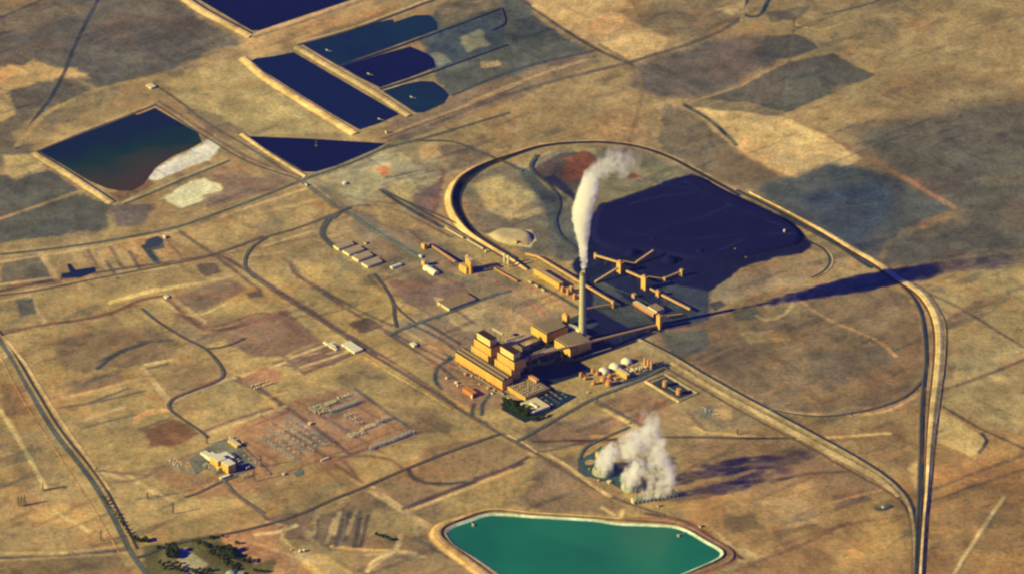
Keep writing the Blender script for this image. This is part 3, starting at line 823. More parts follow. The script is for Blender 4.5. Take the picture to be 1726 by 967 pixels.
TR = (112, 92, 74); PL = (168, 140, 98); RD = (124, 94, 72)
for pts, tone, w, a in [
    ([(105, 190), (140, 245)], PL, 9, .8), ([(215, 175), (240, 222)], TR, 7, .7), ([(270, 168), (297, 216)], TR, 7, .7), ([(360, 168), (388, 207)], (74, 78, 78), 9, .9), ([(440, 132), (535, 192)], TR, 6, .8),
    ([(320, 150), (345, 200)], PL, 5, .5), ([(180, 185), (200, 225)], PL, 5, .5), ([(0, 285), (200, 252), (420, 215)], PL, 7, .6), ([(0, 205), (240, 168), (430, 130)], PL, 7, .6), ([(540, 95), (760, 22)], PL, 7, .6),
    ([(640, 170), (860, 98)], PL, 6, .7), ([(690, 195), (716, 214), (732, 240), (900, 350), (960, 382)], TR, 7, .8), ([(600, 192), (690, 182)], PL, 6, .5),
    ([(560, 200), (600, 225), (760, 330), (960, 450), (1110, 550)], (96, 80, 72), 8, .7), ([(700, 442), (815, 400)], PL, 6, .7), ([(715, 452), (832, 411)], (104, 84, 70), 5, .8), ([(728, 464), (850, 424)], PL, 6, .6), ([(742, 475), (862, 432)], (104, 84, 70), 5, .7),
    ([(690, 432), (745, 478)], TR, 5, .7), ([(430, 270), (570, 238)], PL, 6, .5), ([(410, 292), (492, 362), (562, 352), (650, 330), (760, 395)], RD, 7, .8), ([(425, 288), (500, 352)], PL, 5, .7),
    ([(960, 380), (1110, 455), (1160, 480)], (92, 84, 76), 6, .8), ([(1030, 350), (1125, 405)], (84, 80, 74), 6, .8), ([(985, 372), (1080, 425)], PL, 5, .5), ([(940, 250), (1080, 200)], TR, 5, .5), ([(990, 300), (1070, 345)], TR, 5, .5),
    ([(130, 545), (230, 520), (340, 490)], PL, 10, .5), ([(150, 562), (250, 545), (350, 520)], (104, 92, 76), 7, .7), ([(190, 595), (300, 560)], PL, 9, .5), ([(200, 612), (330, 578)], (108, 94, 76), 6, .6), ([(330, 600), (350, 580), (420, 565)], (176, 136, 92), 8, .6), ([(340, 615), (420, 585)], (100, 86, 74), 6, .6),
    ([(425, 545), (560, 490), (600, 480)], PL, 7, .6), ([(580, 485), (700, 560), (830, 655)], TR, 7, .8), ([(505, 625), (700, 555)], PL, 7, .6), ([(350, 465), (410, 545)], PL, 7, .9), ([(470, 600), (500, 625)], PL, 5, .6),
    ([(230, 715), (330, 742), (430, 790)], PL, 7, .7), ([(210, 705), (260, 760)], PL, 8, .7), ([(280, 740), (340, 735), (400, 700), (480, 670)], (128, 100, 80), 9, .6), ([(560, 760), (640, 820), (660, 840)], TR, 6, .8), ([(840, 690), (880, 740)], TR, 5, .7),
    ([(905, 765), (985, 815), (1060, 860)], PL, 8, .8), ([(920, 758), (1000, 805)], TR, 5, .6), ([(1000, 710), (1020, 735), (1080, 745), (1140, 740)], (88, 78, 70), 6, .8), ([(1000, 805), (1100, 765), (1160, 742)], (92, 76, 68), 7, .8), ([(1005, 812), (1100, 775), (1160, 752)], PL, 5, .6),
    ([(820, 830), (800, 890)], PL, 6, .6), ([(880, 830), (868, 900)], (84, 76, 70), 8, .7), ([(835, 835), (822, 900)], (96, 84, 74), 7, .6), ([(860, 835), (850, 870)], PL, 7, .6), ([(780, 835), (775, 880)], TR, 5, .6), ([(980, 870), (970, 905), (900, 955)], PL, 6, .9), ([(900, 920), (980, 915), (1040, 925)], PL, 6, .5),
    ([(0, 935), (310, 915)], PL, 5, .5), ([(0, 570), (60, 660), (110, 755)], (190, 158, 104), 6, .9), ([(45, 770), (110, 745), (160, 760)], TR, 5, .4), ([(650, 840), (700, 850), (690, 870)], PL, 7, .7),
    ([(620, 890), (740, 930), (830, 960)], PL, 6, .6), ([(745, 920), (830, 965)], PL, 12, .6), ([(0, 375), (200, 345), (340, 310)], RD, 6, .7), ([(75, 290), (105, 355)], PL, 6, .8), ([(0, 300), (70, 285)], PL, 6, .6), ([(270, 305), (380, 272)], (192, 152, 96), 12, .6),
    ([(380, 380), (420, 372)], TR, 5, .6), ([(240, 450), (300, 420), (360, 400)], (86, 80, 72), 7, .7), ([(340, 400), (420, 395)], (86, 82, 74), 9, .6), ([(870, 55), (1000, 70), (1100, 130)], TR, 5, .5), ([(930, 30), (1000, 75), (1080, 120)], (70, 74, 74), 8, .9),
    ([(780, 20), (850, 75), (1010, 180), (1060, 215)], (108, 104, 92), 10, .6), ([(870, 80), (1030, 160)], RD, 4, .6), ([(900, 240), (940, 280)], TR, 4, .4)]:
    line([q_(*t_) for t_ in pts], tone, w, a * .9)
for pts, tone, f in [([(355, 152), (395, 145), (402, 172), (360, 178)], (80, 82, 80), 8), ([(476, 212), (520, 206), (542, 228), (500, 242)], (98, 80, 70), 7), ([(600, 280), (640, 276), (642, 290), (610, 292)], (92, 84, 76), 8),
                     ([(35, 298), (80, 290), (88, 330), (50, 338)], (94, 90, 78), 12), ([(420, 290), (560, 245), (610, 270), (480, 330)], (126, 104, 82), 14), ([(760, 120), (850, 100), (880, 130), (800, 170)], (156, 130, 92), 10),
                     ([(1040, 270), (1130, 250), (1150, 290), (1080, 300)], (118, 96, 84), 10), ([(620, 115), (690, 95), (700, 125), (630, 140)], (140, 122, 92), 12), ([(900, 60), (1000, 90), (1020, 130), (930, 110)], (150, 124, 84), 12),
                     ([(640, 460), (690, 470), (680, 500), (600, 510), (590, 490)], (150, 108, 80), 8), ([(1060, 290), (1100, 300), (1070, 320)], (176, 150, 106), 7), ([(860, 350), (900, 340), (940, 360), (890, 380)], (92, 74, 64), 6)]:
    region([q_(*t_) for t_ in pts], tone, f, 8)
# bluish gravel strips under the switchgear rows
for a0, a1 in [((470, 712), (540, 752)), ((455, 722), (522, 764)), ((484, 700), (552, 744)), ((440, 735), (500, 775)), ((520, 690), (600, 665)), ((550, 700), (606, 678)), ((585, 738), (655, 708)), ((618, 760), (698, 730)), ((560, 712), (605, 735)), ((285, 780), (335, 800))]:
    line([a0, a1], (134, 122, 104), 9, .55, 8)
for a0, a1 in [((430, 715), (495, 690)), ((440, 700), (560, 775)), ((500, 675), (645, 762)), ((560, 660), (690, 735)), ((410, 742), (470, 780)), ((600, 750), (725, 705)), ((470, 800), (600, 752))]:
    line([a0, a1], (128, 94, 72), 5, .6, 5)
# faint graded plots and wheel tracks, lined up with the site grid
pr = random.Random(99)
ga, gb_ = Vector((math.cos(math.radians(-51)), math.sin(math.radians(-51)), 0)), Vector((math.cos(math.radians(39)), math.sin(math.radians(39)), 0))


def shade_plot(c, la, lb, k):
    m = la + lb
    i0, i1 = np.searchsorted(XS, [c.x - m, c.x + m]); j0, j1 = np.searchsorted(YS, [c.y - m, c.y + m])
    s = np.s_[j0:j1, i0:i1]
    if i1 <= i0 or j1 <= j0: return
    X = GX[s] - c.x + FINEX[s] * 6; Y = GY[s] - c.y + FINEY[s] * 6
    u = X * ga.x + Y * ga.y; v = X * gb_.x + Y * gb_.y
    d = np.minimum(la / 2 - abs(u), lb / 2 - abs(v))
    f = np.clip(d / 9 + .5, 0, 1)[..., None]
    GCOL[s] = GCOL[s] * (1 + f * np.array(k))


for _ in range(150):
    px_, py_ = pr.choice([(pr.uniform(0, 780), pr.uniform(300, 960)), (pr.uniform(450, 900), pr.uniform(240, 700)), (pr.uniform(880, 1500), pr.uniform(560, 960)), (pr.uniform(600, 1300), pr.uniform(60, 300))])
    c = P(px_, py_)
    if pr.random() < .35:
        k = pr.choice([(-.16, -.14, -.06), (.12, .10, .06), (-.04, -.10, -.14), (-.10, -.05, .02), (.10, .03, -.04)])
        shade_plot(c, pr.uniform(40, 150), pr.uniform(30, 120), k)
    else:
        if pr.random() < .5: shade_plot(c, pr.uniform(80, 300), 6, pr.choice([(-.28, -.26, -.16), (.2, .17, .1)]))
        else: shade_plot(c, 6, pr.uniform(80, 300), pr.choice([(-.28, -.26, -.16), (.2, .17, .1)]))
region([(1650, 300), (1726, 290), (1726, 310), (1650, 315)], (120, 108, 84), 20, 30, .4)
region([(1090, 615), (1105, 612), (1120, 626), (1100, 632)], (40, 44, 62), 5, 4)
# streaks of growth over everything (real ground cover, not light)
streak = fbm(GX * 0.45 + GY * 0.2, GY * 0.8 - GX * 0.45, 120, 41, 5)
GCOL *= (1 + (streak - 0.5) * 0.5)[..., None]
blot = fbm(GX, GY, 260, 61, 5)
GCOL *= (1 + (blot[..., None] - 0.5) * np.array([0.22, 0.28, 0.30]))
def sstep(v, a, b):
    t_ = np.clip((v - a) / (b - a), 0, 1); return (t_ * t_ * (3 - 2 * t_))[..., None]


GCOL *= 1.04
wx = GX + WARPX * 120; wy = GY + WARPY * 120
scrub = sstep(fbm(wx * .8, wy, 210, 71, 6), .53, .62) * (0.35 + 0.65 * sstep(fbm(GX, GY, 45, 77, 4), .35, .6))
GCOL = GCOL * (1 - scrub * (1 - np.array([0.74, 0.78, 0.88])))
rusty = sstep(fbm(wx, wy * .8, 170, 91, 6), .55, .66)
GCOL = GCOL * (1 + rusty * np.array([0.07, -0.05, -0.08]))
bare = sstep(fbm(wx, wy, 150, 101, 6), .57, .68)
GCOL = GCOL * (1 + bare * np.array([0.15, 0.12, 0.08]))
# thin dark runnels and old furrows, lying like the field grid
ax_ = math.radians(39)
fu = GX * math.cos(ax_) + GY * math.sin(ax_); fv = -GX * math.sin(ax_) + GY * math.cos(ax_)
rn = fbm(fu / 6, fv, 34, 111, 4)
run = sstep(rn, .60, .70) * sstep(fbm(GX, GY, 240, 121, 3), .42, .58)
GCOL = GCOL * (1 - run * np.array([0.34, 0.30, 0.18]))
rn2 = fbm(fu, fv / 6, 34, 131, 4)
run2 = sstep(rn2, .62, .72) * sstep(fbm(GX, GY, 260, 141, 3), .45, .6)
GCOL = GCOL * (1 - run2 * np.array([0.22, 0.22, 0.16]))
GCOL = np.clip(GCOL, 0.008, 0.85)

gv = np.zeros((NY * NX, 3)); gv[:, 0] = GX.ravel(); gv[:, 1] = GY.ravel()
idx = np.arange(NY * NX).reshape(NY, NX)
quads = np.stack([idx[:-1, :-1], idx[:-1, 1:], idx[1:, 1:], idx[1:, :-1]], -1).reshape(-1, 4)
gm = bpy.data.meshes.new('ground')
gm.vertices.add(len(gv)); gm.vertices.foreach_set('co', gv.ravel())
gm.loops.add(quads.size); gm.loops.foreach_set('vertex_index', quads.ravel())
gm.polygons.add(len(quads)); gm.polygons.foreach_set('loop_start', np.arange(0, quads.size, 4))
gm.update()
ga = gm.color_attributes.new('soil', 'FLOAT_COLOR', 'POINT')
gc = np.ones((NY * NX, 4), dtype=np.float32); gc[:, :3] = GCOL.reshape(-1, 3)
ga.data.foreach_set('color', gc.ravel())
gm.materials.append(M_GROUND)
ground = bpy.data.objects.new('ground', gm); COL.objects.link(ground); ground['kind'] = 'structure'

# ------------------------------------------------------------------ water
W_NAVY = water('deep_basin_water', (0.005, 0.008, 0.040))
W_BLUE = water('blue_basin_water', (0.006, 0.013, 0.050))
W_TEAL = water('shallow_basin_water', (0.010, 0.036, 0.055), (0.007, 0.022, 0.055))
W_GREEN = water('green_pond_water', (0.014, 0.200, 0.122), (0.010, 0.150, 0.098), 0.004, 0.3)
W_PIT = water('dark_pit_water', (0.010, 0.020, 0.055))
# the olive pond turns brown in its shallows
W_OLIVE, nt, b_ = new_mat('olive_basin_water')
p_ = pos(nt)
sp = nt.nodes.new('ShaderNodeSeparateXYZ'); nt.links.new(p_, sp.inputs[0])
c0 = P(150, 240); c1 = P(248, 334)
dv = (c1 - c0); L2 = dv.x**2 + dv.y**2
dt = nt.nodes.new('ShaderNodeVectorMath'); dt.operation = 'DOT_PRODUCT'
sb = nt.nodes.new('ShaderNodeVectorMath'); sb.operation = 'SUBTRACT'
nt.links.new(p_, sb.inputs[0]); sb.inputs[1].default_value = (c0.x, c0.y, 0)
nt.links.new(sb.outputs[0], dt.inputs[0]); dt.inputs[1].default_value = (dv.x / L2, dv.y / L2, 0)
nn = noise(nt, p_, 0.008, 4, 0.6)
ad = nt.nodes.new('ShaderNodeMath'); ad.operation = 'ADD'
nt.links.new(dt.outputs['Value'], ad.inputs[0]); nt.links.new(maprange(nt, nn.outputs[0], 0.3, 0.7, -0.15, 0.15), ad.inputs[1])
cr = nt.nodes.new('ShaderNodeValToRGB')
cr.color_ramp.elements[0].position = 0.0; cr.color_ramp.elements[0].color = (0.008, 0.020, 0.036, 1)
cr.color_ramp.elements[1].position = 0.85; cr.color_ramp.elements[1].color = (0.075, 0.042, 0.010, 1)
for pp, cc in ((0.28, (0.010, 0.040, 0.012)), (0.55, (0.050, 0.050, 0.008))):
    e = cr.color_ramp.elements.new(pp); e.color = (*cc, 1)
nt.links.new(ad.outputs[0], cr.inputs[0]); nt.links.new(cr.outputs[0], b_.inputs['Base Color'])
b_.inputs['Roughness'].default_value = 0.15; b_.inputs['IOR'].default_value = 1.33

SAND = (190, 156, 104); DARKB = (60, 66, 74)
poly_mesh('water_basin', [(318, -14), (336, 0), (424, 52), (436, 52), (592, 0), (640, -16)], 0.5, W_NAVY)
poly_mesh('water_basin', [(420, 104), (431, 99), (462, 95), (494.6, 88.5), (673.5, 192.8), (640, 208), (606, 219), (560, 193), (500, 156), (451, 125)], 0.5, W_BLUE)
poly_mesh('water_basin', [(508, 74), (569.6, 111), (660, 79), (738, 50), (736, 38), (725, 26), (700, 26), (664, 38), (662, 33), (630, 39), (560, 58)], 0.45, W_TEAL)
poly_mesh('water_basin', [(575, 112.5), (604, 130), (640, 148), (690, 131), (734, 114), (731, 100), (722, 92), (705, 84), (691, 79), (640, 93)], 0.45, W_NAVY)
poly_mesh('water_basin', [(645, 154), (672, 172), (701, 190.5), (714, 190), (748, 175), (757, 161), (745, 148), (730, 138), (709, 137), (680, 143)], 0.45, W_TEAL)
poly_mesh('water_basin', [(65, 255), (150, 222), (227, 193), (232, 194), (261, 182.5), (333, 224), (340, 240), (318, 252), (290, 264), (262, 283), (250, 300), (240, 312), (222, 322), (200, 322), (180, 318), (150, 305), (100, 275)], 0.5, W_OLIVE)
poly_mesh('water_basin', [(415, 230), (520, 234), (649, 242), (636, 250), (565, 280), (532, 290), (512, 290)], 0.5, W_NAVY)
pond_px = [(753, 897), (766, 916), (844, 966), (900, 1000), (1000, 1030), (1100, 990), (1152, 966), (1180, 955), (1211, 940), (1216.5, 931), (1157, 897), (1134, 889), (1090, 886), (1041, 884), (1000, 879), (930, 875), (860, 871), (826, 869), (796, 878), (762, 890)]
poly_mesh('water_pond', pond_px, 0.6, W_GREEN)
poly_mesh('water_pit', [(103, 468), (104, 461), (118, 459), (113, 446), (118, 444), (127, 455), (160, 450), (161, 458), (135, 468)], 0.4, W_PIT)
poly_mesh('water_pit', [(243, 415), (250, 403), (266, 398), (276, 405), (268, 415), (250, 419)], 0.38, water('muddy_pit_water', (0.045, 0.060, 0.07)))

# banks round the basins: a crest with a slope to either side
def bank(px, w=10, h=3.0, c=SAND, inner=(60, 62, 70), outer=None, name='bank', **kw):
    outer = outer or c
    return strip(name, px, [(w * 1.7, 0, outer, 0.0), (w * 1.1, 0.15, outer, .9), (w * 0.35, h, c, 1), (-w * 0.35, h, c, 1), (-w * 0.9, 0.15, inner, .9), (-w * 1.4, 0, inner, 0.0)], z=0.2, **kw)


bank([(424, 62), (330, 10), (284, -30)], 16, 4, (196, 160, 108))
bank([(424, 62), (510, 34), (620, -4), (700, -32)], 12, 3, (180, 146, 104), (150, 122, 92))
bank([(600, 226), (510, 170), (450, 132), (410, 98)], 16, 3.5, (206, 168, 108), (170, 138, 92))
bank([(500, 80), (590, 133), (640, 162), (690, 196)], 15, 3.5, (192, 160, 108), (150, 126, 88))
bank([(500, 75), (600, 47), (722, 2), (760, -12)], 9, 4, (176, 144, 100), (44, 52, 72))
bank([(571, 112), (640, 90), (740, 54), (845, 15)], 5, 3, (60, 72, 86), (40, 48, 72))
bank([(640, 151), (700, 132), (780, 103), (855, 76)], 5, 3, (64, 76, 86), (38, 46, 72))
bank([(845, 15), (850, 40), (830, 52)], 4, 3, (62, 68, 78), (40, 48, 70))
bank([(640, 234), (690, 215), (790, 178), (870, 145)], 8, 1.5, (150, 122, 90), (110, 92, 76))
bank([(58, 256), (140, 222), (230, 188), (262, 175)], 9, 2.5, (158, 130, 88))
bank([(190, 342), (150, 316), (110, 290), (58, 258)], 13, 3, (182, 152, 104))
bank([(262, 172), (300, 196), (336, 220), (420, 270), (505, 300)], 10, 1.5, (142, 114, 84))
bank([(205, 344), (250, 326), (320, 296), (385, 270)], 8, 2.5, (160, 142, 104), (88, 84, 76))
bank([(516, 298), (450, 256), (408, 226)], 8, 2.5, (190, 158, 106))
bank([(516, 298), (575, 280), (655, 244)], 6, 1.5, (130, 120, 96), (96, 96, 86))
# green pond: pale liner, dark wet foot, wide earth dike
strip('pond_liner', [(753, 897), (762, 889), (796, 877), (826, 868), (900, 872), (1000, 878), (1041, 884), (1090, 886), (1134, 889), (1157, 896), (1190, 915), (1215, 930), (1213, 939), (1180, 955), (1120, 980)],
      [(7, 4.0, (70, 80, 84), 1), (4.5, 4.3, (178, 176, 146), 1), (0, 2.0, (190, 190, 160), 1), (-4, 0.45, (120, 150, 126), 1)], z=0.3)
strip('pond_liner', [(1000, 1040), (900, 1005), (844, 969), (800, 939), (766, 917), (753, 898)], [(8, 4.0, (150, 124, 86), 1), (5, 4.2, (150, 150, 120), 1), (0, 2, (90, 130, 120), 1), (-5, 0.45, (60, 110, 100), 1)], z=0.3)
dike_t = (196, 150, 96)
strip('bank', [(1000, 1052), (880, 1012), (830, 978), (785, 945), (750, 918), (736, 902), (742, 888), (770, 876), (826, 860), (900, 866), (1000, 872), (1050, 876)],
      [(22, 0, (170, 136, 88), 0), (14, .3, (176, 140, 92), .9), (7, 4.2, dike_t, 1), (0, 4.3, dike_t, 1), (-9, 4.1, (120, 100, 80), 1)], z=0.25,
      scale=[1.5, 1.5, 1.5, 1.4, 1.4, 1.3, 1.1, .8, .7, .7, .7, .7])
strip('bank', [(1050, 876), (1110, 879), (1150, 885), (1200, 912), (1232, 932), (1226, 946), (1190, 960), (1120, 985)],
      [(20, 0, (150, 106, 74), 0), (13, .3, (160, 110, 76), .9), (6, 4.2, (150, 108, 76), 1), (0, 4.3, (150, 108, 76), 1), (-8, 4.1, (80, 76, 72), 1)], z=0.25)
# bermed pit of the two fuel tanks
fp = [(1089, 643), (1121, 631), (1175, 663), (1145, 677)]
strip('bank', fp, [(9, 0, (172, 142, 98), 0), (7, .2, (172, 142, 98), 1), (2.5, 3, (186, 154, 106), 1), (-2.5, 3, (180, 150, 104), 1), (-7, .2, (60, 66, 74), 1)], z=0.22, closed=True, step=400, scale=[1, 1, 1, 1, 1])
poly_mesh('paved_yard', [(1098, 645), (1123, 635), (1168, 663), (1144, 671)], 0.33, M_EARTH, tone=(44, 58, 74))

# ------------------------------------------------------------------ pavements and yards
for px, tone in [([(915, 668), (925, 650), (1002, 625), (972, 608), (870, 640), (905, 668)], (24, 30, 60)),
                 ([(905, 672), (930, 655), (973, 668), (935, 690), (915, 700), (885, 712), (845, 690), (850, 675)], (26, 40, 60)),
                 ([(930, 628), (1068, 578), (1110, 560), (1010, 560), (950, 590)], (22, 26, 60)),
                 ([(1040, 650), (1020, 655), (1115, 612), (1130, 620), (1110, 628)], (52, 58, 68)),
                 ([(880, 585), (940, 560), (1000, 580), (960, 615), (880, 640)], (24, 28, 60)),
                 ([(940, 545), (975, 530), (1010, 545), (985, 560)], (52, 56, 66))]:
    LAYER[0] += 0.05
    poly_mesh('paved_yard', px, LAYER[0], M_EARTH, tone=tone)
poly_mesh('paved_yard', [(975, 800), (974, 775), (1000, 762), (1012, 752), (1020, 760), (1045, 790), (1075, 826), (1062, 832), (1030, 815), (1000, 805)], LAYER[0] + .05, M_EARTH, tone=(58, 72, 78))
poly_mesh('paved_yard', [(318, 775), (350, 752), (384, 738), (398, 745), (432, 784), (418, 792), (400, 800), (378, 800), (345, 790), (330, 800)], LAYER[0] + .08, M_EARTH, tone=(102, 98, 86))
poly_mesh('paved_yard', [(494, 797), (505, 789), (512, 792), (512, 799), (500, 803)], LAYER[0] + .08, M_EARTH, tone=(86, 92, 84))
poly_mesh('lawn', [(842, 681), (858, 673), (884, 676), (905, 700), (893, 708), (874, 702)], LAYER[0] + .2, M_EARTH, tone=(30, 48, 32))

# ------------------------------------------------------------------ roads and rails
ASPH = (82, 84, 80)
road('highway', [(-30, 530), (0, 574), (22, 606), (52, 661), (92, 728), (155, 810), (190, 870), (220, 929), (246, 966), (275, 1010)], 15, ASPH, soft=.2)
strip('roadside_ditch', [(-20, 540), (8, 570), (30, 606), (62, 661), (104, 728), (166, 806), (203, 870), (231, 925)], [(6, 0, (70, 70, 70), 0), (4, -.02, (52, 58, 60), 1), (0, 0, (60, 56, 54), 1), (-5, .1, (170, 138, 90), .8), (-12, 0, (170, 138, 90), .0)])
strip('gravel_verge', [(5, 566), (40, 610), (72, 661), (112, 722), (150, 775), (185, 825)], [(6, 0, SAND, 0), (4, .05, SAND, .9), (-4, .05, SAND, .9), (-6, 0, SAND, 0)])
road('gravel_verge', [(0, 600), (36, 670), (78, 735), (130, 815), (165, 870), (200, 930)], 4, (182, 136, 88), a=.7)
road('highway', [(0, 429), (60, 423), (170, 408), (297, 383), (370, 358), (440, 332), (520, 300), (590, 275), (650, 250), (720, 232), (800, 208), (860, 190)], 9, (84, 86, 78))
road('plant_road', [(509, 306), (560, 344), (600, 368), (640, 395), (690, 425), (740, 455), (800, 478)], 12, (104, 104, 90), a=.85)
road('plant_road', [(255, 140), (300, 170), (345, 205), (430, 256), (512, 310)], 7, (104, 92, 82), a=.8)
road('plant_road', [(413, 450), (440, 475), (500, 515), (560, 553), (611, 588), (680, 630), (740, 668), (790, 700), (843, 731), (900, 762), (960, 800), (1020, 832), (1065, 850), (1120, 868)], 9, (102, 84, 72), a=.9)
road('gravel_verge', [(605, 596), (660, 630), (720, 664), (760, 690)], 5, (196, 160, 96), a=.8)
strip('gravel_verge', [(923, 765), (960, 788), (1000, 818), (1030, 838)], [(8, 0, (186, 152, 104), 0), (6, .1, (190, 156, 106), .9), (-6, .1, (186, 152, 104), .9), (-9, 0, (170, 140, 98), 0)])
road('gravel_verge', [(855, 733), (885, 748), (905, 762)], 8, (186, 152, 104), a=.8)
road('railway', [(-20, 500), (60, 490), (150, 472), (240, 455), (350, 432), (430, 405), (500, 385), (560, 362), (590, 350)], 7, (100, 84, 74), a=.85)
road('access_road', [(560, 362), (548, 378), (543, 395), (552, 408), (565, 418)], 14, (76, 78, 76), a=.95)
road('access_road', [(590, 350), (572, 360), (560, 370)], 9, (76, 78, 76))
road('access_road', [(450, 400), (428, 415), (414, 435), (415, 455), (430, 470)], 7, (78, 76, 70))
road('access_road', [(630, 462), (648, 485), (662, 510), (664, 530), (668, 552)], 7, (70, 72, 72))
road('access_road', [(660, 508), (675, 525), (700, 545)], 5, (84, 80, 74))
road('access_road', [(655, 565), (700, 546), (770, 522), (830, 498), (860, 490)], 10, (86, 90, 86), a=.85)
road('access_road', [(238, 520), (262, 540), (310, 570), (345, 588), (368, 612), (376, 632), (360, 645), (320, 660), (292, 672), (284, 685), (295, 698), (335, 725), (350, 738)], 7, (80, 76, 74))
road('access_road', [(345, 588), (370, 586), (395, 578), (412, 570)], 6, (86, 80, 74))
road('railway', [(230, 940), (300, 915), (370, 902), (430, 889), (500, 868), (560, 842), (615, 820), (680, 792), (760, 760), (843, 731)], 8, (82, 72, 68))
road('access_road', [(310, 838), (330, 832), (365, 815), (400, 802)], 6, (92, 82, 74), a=.9)
road('access_road', [(375, 808), (400, 835), (445, 865)], 7, (104, 94, 78), a=.8)
road('access_road', [(400, 745), (440, 785), (455, 800)], 7, (132, 104, 84), a=.8)
road('access_road', [(870, 745), (935, 708), (1000, 672), (1050, 652), (1092, 634), (1130, 612)], 9, (84, 84, 80), a=.85)
road('access_road', [(1000, 672), (1040, 695), (1075, 715), (1095, 732)], 6, (112, 98, 82), a=.8)
road('access_road', [(975, 775), (985, 756), (1010, 742), (1060, 720)], 6, (80, 84, 80), a=.85)
road('access_road', [(872, 620), (890, 640), (905, 655)], 5, (70, 74, 74))
strip('plant_road', [(1078, 572), (1130, 598), (1180, 628), (1240, 662), (1300, 694), (1380, 737), (1440, 770), (1490, 802), (1525, 835), (1538, 865), (1543, 910), (1544, 990)],
      [(9, 0, (60, 64, 70), 0), (6, .05, (44, 50, 60), 1), (1, .05, (46, 50, 60), 1), (-1, .3, (170, 144, 100), 1), (-7, .3, (160, 136, 96), .95), (-14, 0, (150, 124, 86), 0)],
      scale=[1, 1, 1, 1, 1, 1, 1, 1, .9, .8, .7, .7])
strip('gravel_verge', [(1130, 612), (1200, 655), (1260, 688), (1300, 710), (1370, 748), (1430, 780), (1480, 808), (1515, 838)],
      [(14, 0, (178, 150, 104), 0), (10, .1, (182, 154, 106), .9), (-8, .1, (178, 150, 100), .9), (-13, 0, (160, 130, 90), 0)], scale=[.6, .7, .8, 1, 1.1, 1, .9, .5], jitter=2)
road('access_road', [(1105, 612), (1180, 655), (1240, 690), (1300, 722), (1380, 765), (1450, 805), (1510, 840), (1530, 870), (1538, 910), (1536, 990)], 5, (108, 84, 72), a=.8)
# rail loop on its embankment: outer slope in sunlit tan, steep inner slope and foot painted dark for shade
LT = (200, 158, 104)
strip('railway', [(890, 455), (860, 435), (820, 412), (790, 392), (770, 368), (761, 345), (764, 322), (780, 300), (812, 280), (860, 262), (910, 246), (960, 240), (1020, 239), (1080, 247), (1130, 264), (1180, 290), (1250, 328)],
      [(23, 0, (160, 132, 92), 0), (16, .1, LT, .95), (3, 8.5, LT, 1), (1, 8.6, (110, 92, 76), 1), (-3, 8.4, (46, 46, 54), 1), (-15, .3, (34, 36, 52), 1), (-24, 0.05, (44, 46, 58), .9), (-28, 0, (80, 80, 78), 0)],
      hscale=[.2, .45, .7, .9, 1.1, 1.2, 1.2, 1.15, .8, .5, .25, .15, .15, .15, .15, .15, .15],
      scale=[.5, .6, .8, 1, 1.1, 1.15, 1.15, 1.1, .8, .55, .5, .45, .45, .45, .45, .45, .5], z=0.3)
strip('railway', [(1240, 322), (1300, 352), (1400, 408), (1470, 448), (1510, 475), (1535, 498), (1552, 530), (1558, 570), (1560, 610), (1556, 645), (1553, 690), (1551, 760), (1549, 830), (1546, 900), (1543, 1000)],
      [(8, 0, (80, 80, 76), 0), (6, .1, (70, 76, 78), 1), (2, .8, (44, 48, 60), 1), (-2, .8, (52, 54, 62), 1), (-5, .1, (90, 84, 76), .8), (-8, 0, (90, 84, 76), 0)], scale=[1] * 4 + [.8, .7, .7, .7, .7, .7, .8, .8, 1, 1, 1])
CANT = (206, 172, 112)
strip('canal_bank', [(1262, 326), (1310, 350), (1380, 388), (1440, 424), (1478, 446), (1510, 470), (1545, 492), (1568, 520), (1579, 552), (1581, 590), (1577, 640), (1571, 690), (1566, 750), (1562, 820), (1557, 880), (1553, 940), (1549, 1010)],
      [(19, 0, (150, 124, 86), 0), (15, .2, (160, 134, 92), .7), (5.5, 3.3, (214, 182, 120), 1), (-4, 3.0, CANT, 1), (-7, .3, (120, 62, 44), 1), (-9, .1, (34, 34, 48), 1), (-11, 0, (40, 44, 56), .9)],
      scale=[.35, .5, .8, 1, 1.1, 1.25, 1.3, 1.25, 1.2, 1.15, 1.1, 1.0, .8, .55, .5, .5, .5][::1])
road('railway', [(1556, 640), (1530, 665), (1500, 680), (1450, 694), (1390, 702), (1340, 699), (1296, 690)], 6, (84, 76, 72))
road('access_road', [(1562, 500), (1590, 540), (1592, 600), (1585, 660), (1577, 720)], 3, (170, 144, 100), a=.6)
strip('railway', [(1366, 405), (1392, 420), (1403, 440), (1392, 458), (1370, 470)], [(5, 0, (150, 122, 88), 0), (4, .5, (168, 138, 98), 1), (-1, .6, (160, 130, 94), 1), (-3, .3, (50, 54, 64), 1), (-9, .1, (50, 54, 64), 1), (-11, 0, (60, 60, 66), 0)], z=0.9)
strip('haul_road', [(1318, 362), (1360, 385), (1410, 412), (1470, 452)], [(6, 0, (60, 64, 72), 0), (4, 0, (50, 56, 68), .9), (-8, 0, (44, 48, 64), .9), (-14, 0, (44, 48, 64), 0)])
road('haul_road', [(905, 262), (895, 285), (930, 318), (942, 345), (935, 372), (945, 400), (970, 420), (990, 445)], 9, (62, 68, 74), a=.8)
road('haul_road', [(700, 238), (760, 240), (800, 255), (850, 275), (880, 290)], 8, (84, 84, 78), a=.8)
for k, (a_, b2) in enumerate([((690, 335), (870, 436)), ((648, 322), (860, 443))]):
    road('railway', [(642, 320) if k else (650, 326), ((a_[0] + b2[0]) / 2, (a_[1] + b2[1]) / 2 - 2), b2], 5, (74, 72, 72), a=.9)
